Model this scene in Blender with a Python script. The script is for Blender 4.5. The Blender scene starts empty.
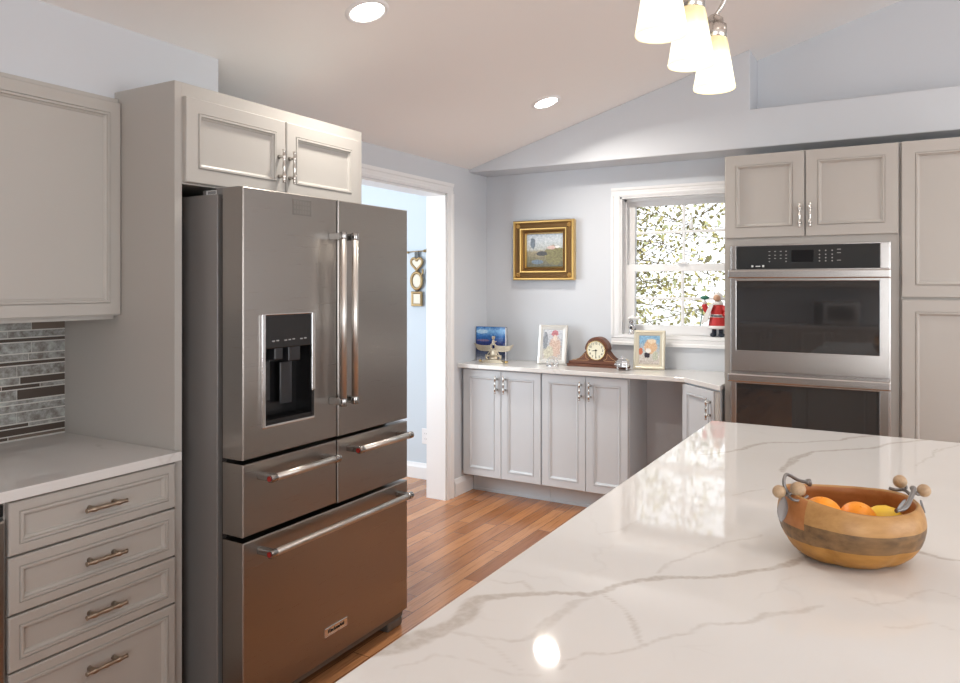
import bpy, bmesh, math, random
from mathutils import Vector, Matrix, noise
PI = math.pi
random.seed(7)
SC = bpy.context.scene
COL = SC.collection

# ------------------------------------------------------------------ camera
cd = bpy.data.cameras.new('camera'); cam = bpy.data.objects.new('camera', cd); COL.objects.link(cam)
cam.location = (0, 0, 1.46); cam.rotation_euler = (PI/2, 0, math.radians(30))
cd.sensor_fit = 'HORIZONTAL'; cd.sensor_width = 36; cd.lens = 36*740/960
cd.shift_y = -(341.5-285)/960; cd.clip_start = .05; cd.clip_end = 200
SC.camera = cam
# ------------------------------------------------------------------ world, exposure
SC.view_settings.view_transform = 'Standard'; SC.view_settings.look = 'None'
SC.view_settings.exposure = 0.07; SC.view_settings.gamma = 1; SC.view_settings.use_curve_mapping = False
w = bpy.data.worlds.new('sky'); SC.world = w; w.use_nodes = True
bg = w.node_tree.nodes['Background']; bg.inputs[0].default_value = (.90, .95, 1, 1); bg.inputs[1].default_value = 2.2
SC.cycles.max_bounces = 8; SC.cycles.diffuse_bounces = 4; SC.cycles.glossy_bounces = 4
SC.cycles.transparent_max_bounces = 12; SC.cycles.sample_clamp_indirect = 6
SC.cycles.caustics_reflective = False; SC.cycles.caustics_refractive = False

def area(name, loc, rot, sx, sy, power, color=(1, 1, 1), spread=180):
    l = bpy.data.lights.new(name, 'AREA'); l.shape = 'RECTANGLE'; l.size = sx; l.size_y = sy
    l.energy = power; l.color = color; l.spread = math.radians(spread)
    o = bpy.data.objects.new(name, l); COL.objects.link(o); o.location = loc; o.rotation_euler = rot
    return o
# unseen area lamps added as daylight fill: at the rear, right and hall
area('added_fill_rear', (1.9, -3.32, 1.35), (PI/2, 0, 0), 2.9, 2.0, 88, (1, .99, .98))
area('added_fill_right', (4.12, 1.6, 1.5), (PI/2, 0, PI/2), 3.4, 1.8, 68, (.97, .99, 1))
area('added_fill_hall', (-4.2, 2.2, 1.5), (PI/2, 0, -.35), 1.6, 1.9, 58, (.88, .95, 1))

# ------------------------------------------------------------------ materials
def mat(name, col, rough=.5, metal=0, **k):
    m = bpy.data.materials.new(name); m.use_nodes = True
    b = m.node_tree.nodes['Principled BSDF']
    b.inputs['Base Color'].default_value = (*col, 1); b.inputs['Roughness'].default_value = rough
    b.inputs['Metallic'].default_value = metal
    for a, v in k.items():
        b.inputs[a.replace('_', ' ')].default_value = v
    return m
def nd(m, t, **k):
    n = m.node_tree.nodes.new(t)
    for a, v in k.items(): setattr(n, a, v)
    return n
def ln(m, a, b): m.node_tree.links.new(a, b)
def bs(m): return m.node_tree.nodes['Principled BSDF']
def coords(m, scale=(1, 1, 1), kind='Object'):
    t = nd(m, 'ShaderNodeTexCoord'); p = nd(m, 'ShaderNodeMapping'); p.inputs['Scale'].default_value = scale
    ln(m, t.outputs[kind], p.inputs['Vector']); return p.outputs['Vector']
def ramp(m, fac, stops):
    r = nd(m, 'ShaderNodeValToRGB'); e = r.color_ramp.elements
    e[0].position, e[0].color = stops[0][0], (*stops[0][1], 1)
    e[1].position, e[1].color = stops[-1][0], (*stops[-1][1], 1)
    for p, c in stops[1:-1]:
        q = e.new(p); q.color = (*c, 1)
    ln(m, fac, r.inputs[0]); return r.outputs[0]
def tex(m, vec, scale=5, detail=4, rough=.5):
    n = nd(m, 'ShaderNodeTexNoise'); n.inputs['Scale'].default_value = scale
    n.inputs['Detail'].default_value = detail; n.inputs['Roughness'].default_value = rough
    ln(m, vec, n.inputs['Vector']); return n.outputs['Fac']
def bump(m, fac, strength=.1, dist=.01):
    b = nd(m, 'ShaderNodeBump'); b.inputs['Strength'].default_value = strength; b.inputs['Distance'].default_value = dist
    ln(m, fac, b.inputs['Height']); ln(m, b.outputs[0], bs(m).inputs['Normal'])
def mth(m, op, a, b=None, c=None):
    n = nd(m, 'ShaderNodeMath', operation=op)
    for i, v in enumerate((a, b, c)):
        if v is None: continue
        if isinstance(v, (int, float)): n.inputs[i].default_value = v
        else: ln(m, v, n.inputs[i])
    return n.outputs[0]
def mixc(m, fac, a, b):
    n = nd(m, 'ShaderNodeMix', data_type='RGBA')
    for i, v in ((0, fac), (6, a), (7, b)):
        if isinstance(v, tuple): n.inputs[i].default_value = (*v, 1)
        elif isinstance(v, (int, float)): n.inputs[i].default_value = v
        else: ln(m, v, n.inputs[i])
    return n.outputs[2]
def painted(name, col, rough, bs_=.04, sc=220):
    m = mat(name, col, rough); bump(m, tex(m, coords(m), sc, 2), bs_, .002); return m

WALL = painted('wall_paint', (.635, .665, .705), .75)
CEIL = painted('ceiling_paint', (.93, .915, .90), .85)
HALL = painted('hall_paint', (.62, .70, .77), .75)
TRIM = mat('trim_paint', (.86, .87, .88), .35)
CAB = painted('greige_cabinet_paint', (.475, .455, .425), .40, .02, 90)
CABB = painted('back_cabinet_grey', (.62, .65, .68), .38, .02, 90)  # paler, cooler tone for the back wall run
DARK = mat('dark_gap', (.02, .018, .016), .7)
FOOT = mat('grey_kick_plastic', (.16, .15, .14), .4, .3)
BLACK = mat('black_plastic', (.012, .012, .013), .25)
def steel(name, col, rough, sc=(2, 2, 300), metal=1, an=.5):
    m = mat(name, col, rough, metal, Anisotropic=an)
    v = tex(m, coords(m, sc), 3, 3)
    r = mth(m, 'MULTIPLY_ADD', v, .12, rough-.06); ln(m, r, bs(m).inputs['Roughness'])
    bump(m, v, .03, .001); return m
STEEL = steel('brushed_fridge_steel', (.37, .345, .32), .30)
STEELB = mat('fridge_side_panel_grey', (.27, .262, .255), .36, .3)
OSTEEL = steel('oven_steel', (.60, .585, .57), .24)
BARS = mat('satin_bar_steel', (.70, .67, .63), .36, 1)
CHROME = mat('chrome', (.75, .75, .76), .12, 1)
DCH = mat('dark_chrome', (.36, .35, .34), .2, 1)
NICKEL = mat('antique_nickel', (.62, .59, .55), .24, 1)
BRONZE = mat('warm_nickel', (.46, .38, .30), .3, 1)
RED = mat('red_medallion', (.35, .02, .015), .3)
GLASSB = mat('black_oven_glass', (.028, .028, .029), .04, 0, Coat_Weight=1, Specular_IOR_Level=.9)
PANELG = mat('control_panel_glass', (.035, .038, .040), .07)
DISP = mat('display_dark', (.008, .009, .011), .1)
MARK = mat('white_print', (.75, .75, .75), .5)
MARKG = mat('grey_print', (.36, .36, .36), .5)
WHITE = mat('white_enamel', (.85, .85, .86), .3)

def glass_pane():
    m = bpy.data.materials.new('window_glass'); m.use_nodes = True; nt = m.node_tree; nt.nodes.clear()
    o = nt.nodes.new('ShaderNodeOutputMaterial'); mx = nt.nodes.new('ShaderNodeMixShader')
    t = nt.nodes.new('ShaderNodeBsdfTransparent'); g = nt.nodes.new('ShaderNodeBsdfGlossy'); g.inputs['Roughness'].default_value = .02
    f = nt.nodes.new('ShaderNodeFresnel'); f.inputs[0].default_value = 1.3
    nt.links.new(f.outputs[0], mx.inputs[0]); nt.links.new(t.outputs[0], mx.inputs[1]); nt.links.new(g.outputs[0], mx.inputs[2])
    nt.links.new(mx.outputs[0], o.inputs[0]); return m
PANE = glass_pane()

def floor_mat():
    m = mat('oak_floor', (.4, .2, .1), .22)
    t = nd(m, 'ShaderNodeTexCoord'); s = nd(m, 'ShaderNodeSeparateXYZ'); ln(m, t.outputs['Object'], s.inputs[0])
    X, Y = s.outputs[0], s.outputs[1]
    rx = mth(m, 'DIVIDE', X, .083); row = mth(m, 'FLOOR', rx); fx = mth(m, 'FRACT', rx)
    wn = nd(m, 'ShaderNodeTexWhiteNoise', noise_dimensions='1D'); ln(m, row, wn.inputs['W'])
    ry = mth(m, 'ADD', mth(m, 'DIVIDE', Y, .85), mth(m, 'MULTIPLY', wn.outputs[0], 7.3))
    pl = mth(m, 'FLOOR', ry); fy = mth(m, 'FRACT', ry)
    cb = nd(m, 'ShaderNodeCombineXYZ'); ln(m, row, cb.inputs[0]); ln(m, pl, cb.inputs[1])
    w2 = nd(m, 'ShaderNodeTexWhiteNoise', noise_dimensions='2D'); ln(m, cb.outputs[0], w2.inputs['Vector'])
    base = ramp(m, w2.outputs[0], [(0, (.32, .125, .048)), (.3, (.45, .195, .080)), (.65, (.57, .275, .125)), (.85, (.50, .215, .085)), (1, (.40, .19, .10))])
    vo = nd(m, 'ShaderNodeVectorMath', operation='ADD'); mp = nd(m, 'ShaderNodeMapping'); mp.inputs['Scale'].default_value = (55, 3, 1)
    ln(m, t.outputs['Object'], mp.inputs[0]); ln(m, mp.outputs[0], vo.inputs[0])
    sc = nd(m, 'ShaderNodeVectorMath', operation='SCALE'); ln(m, w2.outputs[1], sc.inputs[0]); sc.inputs['Scale'].default_value = 30
    ln(m, sc.outputs[0], vo.inputs[1])
    g = tex(m, vo.outputs[0], 1.5, 6, .65)
    gr = ramp(m, g, [(.3, (.62, .55, .5)), (.5, (1, 1, 1)), (.75, (1.12, 1.12, 1.1))])
    mu = nd(m, 'ShaderNodeMix', data_type='RGBA', blend_type='MULTIPLY'); mu.inputs[0].default_value = .8
    ln(m, base, mu.inputs[6]); ln(m, gr, mu.inputs[7])
    ed = mth(m, 'MINIMUM', mth(m, 'MINIMUM', fx, mth(m, 'SUBTRACT', 1, fx)), mth(m, 'MULTIPLY', mth(m, 'MINIMUM', fy, mth(m, 'SUBTRACT', 1, fy)), 10))
    gap = mth(m, 'LESS_THAN', ed, .018)
    ln(m, mixc(m, gap, mu.outputs[2], (.10, .045, .02)), bs(m).inputs['Base Color'])
    ln(m, mth(m, 'MULTIPLY_ADD', g, .14, .16), bs(m).inputs['Roughness'])
    bump(m, mth(m, 'MINIMUM', mth(m, 'MULTIPLY', ed, 20), 1), .25, .001); return m
FLOOR = floor_mat()

def quartz(name, attr):
    m = mat(name, (.74, .73, .72), .045, 0, Specular_IOR_Level=.45)
    v = coords(m)
    wob = nd(m, 'ShaderNodeTexNoise'); wob.inputs['Scale'].default_value = 3; wob.inputs['Detail'].default_value = 5
    ln(m, v, wob.inputs['Vector'])
    ad = nd(m, 'ShaderNodeVectorMath', operation='MULTIPLY_ADD'); ln(m, wob.outputs[1], ad.inputs[0]); ad.inputs[1].default_value = (.5, .5, .5); ln(m, v, ad.inputs[2])
    vo = nd(m, 'ShaderNodeTexVoronoi', feature='DISTANCE_TO_EDGE'); vo.inputs['Scale'].default_value = 2.2 if attr else 3.5
    ln(m, ad.outputs[0], vo.inputs['Vector'])
    thin = ramp(m, vo.outputs['Distance'], [(0, (1, 1, 1)), (.018 if attr else .035, (.0, .0, .0))])
    patch = ramp(m, tex(m, v, 4.5, 3), [(.52, (0, 0, 0)), (.66, (1, 1, 1))])
    thin = mth(m, 'MULTIPLY', mth(m, 'MULTIPLY', thin, patch), .13 if attr else .75)
    cloud = ramp(m, tex(m, v, 2.2, 5), [(.3, (.755, .75, .74)), (.7, (.72, .71, .695))])
    c = mixc(m, thin, cloud, (.48, .44, .41))
    if attr:
        a = nd(m, 'ShaderNodeAttribute'); a.attribute_name = 'vein'
        n2 = ramp(m, tex(m, v, 60, 4), [(.36, (.6, .6, .6)), (.6, (1, 1, 1))])
        f = mth(m, 'MULTIPLY', a.outputs['Fac'], n2)
        c = mixc(m, f, c, (.50, .46, .42))
    ln(m, c, bs(m).inputs['Base Color']); return m
QI = quartz('veined_quartz_island', True)
QS = quartz('veined_quartz', False)

def pic(name, stops, blobs, rough=.25, vert=True):
    """flat print: bands along local z plus soft elliptical blobs, in generated coords (x, z)"""
    m = mat(name, (1, 1, 1), rough)
    t = nd(m, 'ShaderNodeTexCoord'); s = nd(m, 'ShaderNodeSeparateXYZ'); ln(m, t.outputs['Generated'], s.inputs[0])
    nz = tex(m, t.outputs['Generated'], 9, 6, .7)
    z = mth(m, 'MULTIPLY_ADD', mth(m, 'SUBTRACT', nz, .5), .22, s.outputs[2])
    c = ramp(m, z, stops)
    for (cx, cz, rx, rz, col) in blobs:
        dx = mth(m, 'DIVIDE', mth(m, 'SUBTRACT', s.outputs[0], cx), rx); dz = mth(m, 'DIVIDE', mth(m, 'SUBTRACT', s.outputs[2], cz), rz)
        r = mth(m, 'ADD', mth(m, 'MULTIPLY', dx, dx), mth(m, 'MULTIPLY', dz, dz))
        r = mth(m, 'ADD', r, mth(m, 'MULTIPLY', mth(m, 'SUBTRACT', nz, .5), 2.6))
        f = nd(m, 'ShaderNodeMapRange'); ln(m, r, f.inputs[0]); f.inputs[1].default_value = 1.15; f.inputs[2].default_value = .8
        c = mixc(m, f.outputs[0], c, col)
    mo = nd(m, 'ShaderNodeMix', data_type='RGBA', blend_type='OVERLAY'); mo.inputs[0].default_value = .55; ln(m, c, mo.inputs[6])
    ln(m, ramp(m, tex(m, t.outputs['Generated'], 16, 4, .7), [(.3, (.15, .15, .15)), (.7, (.9, .9, .9))]), mo.inputs[7])
    ln(m, mo.outputs[2], bs(m).inputs['Base Color']); return m

# ------------------------------------------------------------------ mesh builder
class MB:
    def __init__(s): s.v = []; s.f = []; s.m = []; s.s = []; s.M = None
    def add(s, vs, fs, mi=0, smooth=False):
        b = len(s.v); s.v += [tuple(s.M @ Vector(v)) if s.M else tuple(v) for v in vs]
        for f in fs: s.f.append([b+i for i in f]); s.m.append(mi); s.s.append(smooth)
        return s
    def box(s, x0, x1, y0, y1, z0, z1, mi=0):
        return s.add([(x0,y0,z0),(x1,y0,z0),(x1,y1,z0),(x0,y1,z0),(x0,y0,z1),(x1,y0,z1),(x1,y1,z1),(x0,y1,z1)],
                     [(0,3,2,1),(4,5,6,7),(0,1,5,4),(1,2,6,5),(2,3,7,6),(3,0,4,7)], mi)
    def prism(s, poly, a, b, axis='z', mi=0):
        """polygon extruded; axis z: (x,y); axis y: (x,z); axis x: (y,z)"""
        def P(p, h): return {'z': (p[0], p[1], h), 'y': (p[0], h, p[1]), 'x': (h, p[0], p[1])}[axis]
        n = len(poly)
        return s.add([P(p, a) for p in poly]+[P(p, b) for p in poly],
                     [tuple(range(n))[::-1], tuple(range(n, 2*n))]+[(i, (i+1) % n, n+(i+1) % n, n+i) for i in range(n)], mi)
    def rects(s, rings, mis=None, cap0=True, cap1=True):
        """rings of (x0,x1,z0,z1,y), joined in order; front is -y"""
        vs = []; fs = []; ms = []
        for (x0, x1, z0, z1, y) in rings: vs += [(x0,y,z0),(x1,y,z0),(x1,y,z1),(x0,y,z1)]
        b = len(s.v); s.v += [tuple(s.M @ Vector(v)) if s.M else v for v in vs]
        def F(f, mi): s.f.append([b+i for i in f]); s.m.append(mi); s.s.append(False)
        if cap0: F((0, 3, 2, 1), 0)
        for k in range(len(rings)-1):
            for i in range(4):
                j = (i+1) % 4; F((4*k+i, 4*k+j, 4*k+4+j, 4*k+4+i), mis[k] if mis else 0)
        if cap1:
            q = 4*(len(rings)-1); F((q, q+1, q+2, q+3), mis[len(rings)-1] if mis else 0)
        return s
    def tube(s, pts, r, n=10, mi=0, caps=True, closed=False, flat=1):
        pts = [Vector(p) for p in pts]; R = r if isinstance(r, (list, tuple)) else [r]*len(pts)
        vs = []; fs = []; up = None; N = len(pts)
        for i, p in enumerate(pts):
            if closed: t = pts[(i+1) % N]-pts[i-1]
            else: t = pts[min(i+1, N-1)]-pts[max(i-1, 0)]
            t.normalize()
            if up is None: up = Vector((0, 0, 1)) if abs(t.z) < .9 else Vector((1, 0, 0))
            a = t.cross(up).normalized(); c = a.cross(t).normalized(); up = c
            for k in range(n):
                w_ = 2*PI*k/n; vs.append(p+(a*math.cos(w_)*flat+c*math.sin(w_))*R[i])
        for i in range(N if closed else N-1):
            for k in range(n):
                j = (i+1) % N; fs.append((i*n+k, i*n+(k+1) % n, j*n+(k+1) % n, j*n+k))
        s.add(vs, fs, mi, True)
        if caps and not closed:
            b = len(s.v)-N*n
            s.f.append([b+k for k in range(n)][::-1]); s.m.append(mi); s.s.append(False)
            s.f.append([b+(N-1)*n+k for k in range(n)]); s.m.append(mi); s.s.append(False)
        return s
    def lathe(s, prof, c=(0, 0, 0), n=32, axis='z', mi=0, smooth=True, cap=True, sx=1, sy=1, lob=None):
        vs = []; fs = []; N = len(prof)
        for r, h in prof:
            for k in range(n):
                a = 2*PI*k/n; rr = r*(lob(a, h) if lob else 1)
                p = (rr*math.cos(a)*sx, rr*math.sin(a)*sy, h)
                if axis == 'y': p = (p[0], h, p[1])
                if axis == 'x': p = (h, p[0], p[1])
                vs.append((c[0]+p[0], c[1]+p[1], c[2]+p[2]))
        for i in range(N-1):
            for k in range(n): fs.append((i*n+k, i*n+(k+1) % n, (i+1)*n+(k+1) % n, (i+1)*n+k))
        s.add(vs, fs, mi, smooth)
        if cap:
            b = len(s.v)-N*n
            if prof[0][0] > 1e-6: s.f.append([b+k for k in range(n)][::-1]); s.m.append(mi); s.s.append(False)
            if prof[-1][0] > 1e-6: s.f.append([b+(N-1)*n+k for k in range(n)]); s.m.append(mi); s.s.append(False)
        return s
    def ball(s, c, r, n=16, mi=0, sc=(1, 1, 1)):
        vs = []; fs = []; m_ = max(6, n//2)
        for i in range(m_+1):
            a = PI*i/m_
            for k in range(n):
                q = 2*PI*k/n; vs.append((c[0]+r*sc[0]*math.sin(a)*math.cos(q), c[1]+r*sc[1]*math.sin(a)*math.sin(q), c[2]+r*sc[2]*math.cos(a)))
        for i in range(m_):
            for k in range(n): fs.append((i*n+k, i*n+(k+1) % n, (i+1)*n+(k+1) % n, (i+1)*n+k))
        return s.add(vs, fs, mi, True)
    def obj(s, name, mats, parent=None, bevel=0, seg=2, fix=True):
        me = bpy.data.meshes.new(name); me.from_pydata(s.v, [], s.f)
        for m in (mats if isinstance(mats, (list, tuple)) else [mats]): me.materials.append(m)
        me.polygons.foreach_set('material_index', s.m); me.polygons.foreach_set('use_smooth', s.s)
        if fix:
            b = bmesh.new(); b.from_mesh(me); bmesh.ops.remove_doubles(b, verts=b.verts, dist=1e-6)
            bmesh.ops.recalc_face_normals(b, faces=b.faces); b.to_mesh(me); b.free()
        o = bpy.data.objects.new(name, me); COL.objects.link(o)
        if parent: o.parent = parent
        if bevel:
            md = o.modifiers.new('bevel', 'BEVEL'); md.width = bevel; md.segments = seg; md.limit_method = 'ANGLE'; md.angle_limit = math.radians(40)
        return o
def thing(name, label, cat, loc=(0, 0, 0), rz=0, group=None):
    o = bpy.data.objects.new(name, None); COL.objects.link(o); o.empty_display_size = .1
    o.location = loc; o.rotation_euler = (0, 0, rz); o['label'] = label; o['category'] = cat
    if group: o['group'] = group
    return o
def tag(o, label, cat, group=None):
    o['label'] = label; o['category'] = cat
    if group: o['group'] = group
    return o
def struct(o): o['kind'] = 'structure'; return o
def copy_tree(o, parent=None):
    c = o.copy(); COL.objects.link(c)
    if parent: c.parent = parent
    for ch in list(o.children): copy_tree(ch, c)
    return c
def text_mb(body, size, loc, name, material, parent=None, rot=(PI/2, 0, 0), depth=.0006, sx=1):
    cu = bpy.data.curves.new(name, 'FONT'); cu.body = body; cu.size = size; cu.align_x = 'CENTER'; cu.align_y = 'CENTER'; cu.extrude = depth
    to = bpy.data.objects.new(name+'_tmp', cu); COL.objects.link(to)
    dg = bpy.context.evaluated_depsgraph_get(); me = bpy.data.meshes.new_from_object(to.evaluated_get(dg))
    bpy.data.objects.remove(to)
    me.transform(Matrix.Translation(loc) @ Matrix.Rotation(rot[2], 4, 'Z') @ Matrix.Rotation(rot[0], 4, 'X') @ Matrix.Diagonal((sx, 1, 1, 1)))
    me.materials.clear(); me.materials.append(material)
    o = bpy.data.objects.new(name, me); COL.objects.link(o)
    if parent: o.parent = parent
    return o

XW, YB = -2.71, 4.794
SL = .29
def zc(x): return 2.285+SL*(x+2.71) if x < 1.2 else 2.285+SL*3.91-SL*(x-1.2)
XR, YR = 4.0, -3.2

# ------------------------------------------------------------------ setting
struct(MB().box(-5.3, XR+.15, YR-.15, YB+.15, -.12, 0).obj('floor', FLOOR))
m = MB(); t = .12
m.prism([(XW-.15, zc(XW-.15)), (1.2, zc(1.2)), (XR+.15, zc(XR+.15)), (XR+.15, zc(XR+.15)+t), (1.2, zc(1.2)+t), (XW-.15, zc(XW-.15)+t)], YR-.15, YB+.15, 'y')
struct(m.obj('ceiling', CEIL))
# left wall with the doorway
DY0, DY1, DZ = 2.95, 4.234, 2.08
m = MB(); m.box(XW-.15, XW, YR-.15, DY0, 0, 2.285); m.box(XW-.15, XW, DY1, YB, 0, 2.285); m.box(XW-.15, XW, DY0, DY1, DZ, 2.285)
struct(m.obj('wall_left', WALL))
# back wall with window hole
WX0, WX1, WZ0, WZ1 = -1.675, -.875, 1.125, 2.052
m = MB()
m.box(XW-.15, WX0, YB, YB+.15, 0, 3.4); m.box(WX1, XR+.15, YB, YB+.15, 0, 3.4)
m.box(WX0, WX1, YB, YB+.15, 0, WZ0); m.box(WX0, WX1, YB, YB+.15, WZ1, 3.4)
struct(m.obj('wall_back', WALL))
# gable face and ledge above the cabinets
YG = 4.54; NX = -.797
m = MB(); m.prism([(XW, 2.262), (XR, 2.262), (XR, 2.488), (NX, 2.488), (NX, zc(NX)), (XW, zc(XW))], YG, YB, 'y')
struct(m.obj('wall_back', WALL, bevel=.006))
# bulkhead over the wall cabinets at left
m = MB(); y_ = 1.612
for z_, a_, b__ in ((2.110, YR, y_), (2.136, y_, 2.06)): m.prism([(XW, z_), (-2.41, z_), (-2.41, zc(-2.41)), (XW, zc(XW))], a_, b__, 'y')
struct(m.obj('wall_left', WALL))
# right wall with an added window opening
m = MB(); RY0, RY1, RZ0, RZ1 = -.1, 3.3, .6, 2.3
m.box(XR, XR+.15, YR, RY0, 0, 2.75); m.box(XR, XR+.15, RY1, YB, 0, 2.75); m.box(XR, XR+.15, RY0, RY1, 0, RZ0); m.box(XR, XR+.15, RY0, RY1, RZ1, 2.75)
struct(m.obj('wall_right', WALL))
m = MB(); BX0, BX1, BZ0, BZ1 = .4, 3.4, .3, 2.3
m.box(XW-.15, BX0, YR-.15, YR, 0, 3.4); m.box(BX1, XR+.15, YR-.15, YR, 0, 3.4); m.box(BX0, BX1, YR-.15, YR, 0, BZ0); m.box(BX0, BX1, YR-.15, YR, BZ1, 3.4)
struct(m.obj('wall_rear', WALL))
# hall beyond the doorway
m = MB(); m.box(-5.3, XW-.15, 4.62, 4.77, 0, 2.6); struct(m.obj('wall_back', HALL))
m = MB(); m.box(-5.4, -5.3, 1.0, 4.77, 0, 2.6); struct(m.obj('wall_left', HALL))
m = MB(); m.box(-5.3, XW-.15, .9, 1.0, 0, 2.6); struct(m.obj('wall_front', HALL))
m = MB(); m.box(-5.3, XW-.15, .9, 4.77, 2.5, 2.6); struct(m.obj('ceiling', CEIL))
def baseboard(name, pts):
    """pts: (x0,y0,x1,y1, nx, ny)"""
    m = MB()
    for (x0, y0, x1, y1, nx, ny) in pts:
        prof = [(0, 0), (.016, 0), (.016, .085), (.010, .10), (.006, .115), (0, .118)]
        d = Vector((x1-x0, y1-y0, 0)); n = len(prof); vs = []
        for (a, b) in ((x0, y0), (x1, y1)):
            for (o_, z) in prof: vs.append((a+nx*o_, b+ny*o_, z))
        m.add(vs, [tuple(range(n)), tuple(range(n, 2*n))[::-1]]+[(i, (i+1) % n, n+(i+1) % n, n+i) for i in range(n)])
    return struct(m.obj(name, TRIM))
baseboard('baseboard_left', [(XW, 4.33, XW, 4.57, 1, 0), (XW, 2.62, XW, 2.86, 1, 0)])
baseboard('baseboard_back', [(-5.3, 4.62, XW-.15, 4.62, 0, -1)])
baseboard('baseboard_right', [(XR, YR, XR, YB, -1, 0)])
baseboard('baseboard_rear', [(XW, YR, XR, YR, 0, 1)])
# doorway casing and jamb
m = MB()
def casing_v(m, y0, y1, z0, z1, flip=1):
    # stepped colonial profile, on wall face X=XW, thicker at the outer edge
    w_ = y1-y0
    prof = [(0, 0), (0, .012), (.25, .014), (.32, .010), (.62, .012), (.72, .018), (1, .020), (1, 0)]
    P = [(XW+d, (y0+f*w_) if flip > 0 else (y1-f*w_)) for f, d in prof]
    m.prism(P, z0, z1, 'z')
casing_v(m, DY1+.003, DY1+.073, 0, DZ+.003)
casing_v(m, DY0-.073, DY0-.003, 0, DZ+.003, -1)
w_ = .07
prof = [(0, 0), (0, .012), (.25, .014), (.32, .010), (.62, .012), (.72, .018), (1, .020), (1, 0)]
m.prism([(XW+d, DZ+.003+f*w_) for f, d in prof], DY0-.073, DY1+.073, 'y')
struct(m.obj('trim_1', TRIM))
m = MB(); m.box(XW-.152, XW+.002, DY1-.012, DY1, 0, DZ); m.box(XW-.152, XW+.002, DY0, DY0+.012, 0, DZ); m.box(XW-.152, XW+.002, DY0, DY1, DZ-.012, DZ)
struct(m.obj('trim_2', TRIM))

# window_1 : double hung, casing, sashes
def empty_struct(name):
    o = bpy.data.objects.new(name, None); COL.objects.link(o); o['kind'] = 'structure'; return o
W1 = empty_struct('window_1'); W1.location = (0, 0, 0)
m = MB()
prof = [(0, 0), (0, .012), (.25, .015), (.33, .011), (.65, .013), (.75, .019), (1, .021), (1, 0)]
cw = .06
m.prism([(WX0-f*cw, YB-d) for f, d in prof], WZ0-.006, WZ1+.006, 'z')
m.prism([(YB-d, WZ1+f*cw) for f, d in prof], WX0-cw, WX1, 'x')
m.prism([(YB-d, WZ0-f*.066) for f, d in prof], WX0-cw, WX1, 'x')
m.obj('window_casing', TRIM, W1)
m = MB(); m.box(WX0, WX1, YB-.012, YB+.148, WZ0-.006, WZ0+.006); m.box(WX0, WX0+.012, YB-.005, YB+.148, WZ0, WZ1); m.box(WX1-.012, WX1, YB-.005, YB+.148, WZ0, WZ1); m.box(WX0, WX1, YB-.005, YB+.148, WZ1-.012, WZ1)
m.box(WX0+.012, WX0+.03, YB+.05, YB+.06, WZ0, WZ1); m.box(WX0+.012, WX1, YB+.05, YB+.06, WZ1-.03, WZ1-.012)
m.obj('window_jamb', TRIM, W1)
def sash(x0, x1, z0, z1, y, st, top, bot, mz):
    m = MB(); a, b = y-.015, y+.015
    m.box(x0, x0+st, a, b, z0, z1); m.box(x1-st, x1, a, b, z0, z1); m.box(x0+st, x1-st, a, b, z1-top, z1); m.box(x0+st, x1-st, a, b, z0, z0+bot)
    xm = (x0+x1)/2
    m.box(xm-.009, xm+.009, y-.008, y+.008, z0+bot, z1-top); m.box(x0+st, x1-st, y-.007, y+.007, mz-.009, mz+.009)
    s_ = m.obj('window_sash', TRIM, W1, bevel=.002)
    MB().box(x0+st-.003, x1-st+.003, y+.010, y+.013, z0+bot-.003, z1-top+.003).obj('window_pane', PANE, s_)
sash(WX0+.014, WX1-.014, 1.555, 2.034, YB+.10, .062, .045, .042, 1.812)
sash(WX0+.014, WX1-.014, WZ0+.008, 1.597, YB+.067, .070, .048, .062, 1.372)
MB().box(-1.30, -1.24, YB+.035, YB+.052, 1.597, 1.612).obj('sash_lock', TRIM, W1, bevel=.002)
# unseen windows, added behind the camera and at right to admit light
W2 = empty_struct('added_window_2')
m = MB()
def bigwin(m, a0, a1, z0, z1, n, P):
    for k in range(n+1):
        c = a0+(a1-a0)*k/n; m.box(*P(max(a0, c-.035), min(a1, c+.035)), z0, z1)
    m.box(*P(a0, a1), z0, z0+.07); m.box(*P(a0, a1), z1-.07, z1)
bigwin(m, BX0, BX1, BZ0, BZ1, 3, lambda a, b: (a, b, YR-.10, YR-.05)); m.obj('window_frame', TRIM, W2)
m = MB(); m.box(BX0-.07, BX0, YR, YR+.02, BZ0-.07, BZ1+.07); m.box(BX1, BX1+.07, YR, YR+.02, BZ0-.07, BZ1+.07); m.box(BX0, BX1, YR, YR+.02, BZ1, BZ1+.07); m.box(BX0, BX1, YR, YR+.02, BZ0-.07, BZ0)
m.obj('window_casing', TRIM, W2)
W3 = empty_struct('added_window_3'); m = MB()
bigwin(m, RY0, RY1, RZ0, RZ1, 3, lambda a, b: (XR+.05, XR+.10, a, b)); m.obj('window_frame', TRIM, W3)
m = MB(); m.box(XR-.02, XR, RY0-.07, RY0, RZ0-.07, RZ1+.07); m.box(XR-.02, XR, RY1, RY1+.07, RZ0-.07, RZ1+.07); m.box(XR-.02, XR, RY0, RY1, RZ1, RZ1+.07); m.box(XR-.02, XR, RY0, RY1, RZ0-.07, RZ0)
m.obj('window_casing', TRIM, W3)

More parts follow.
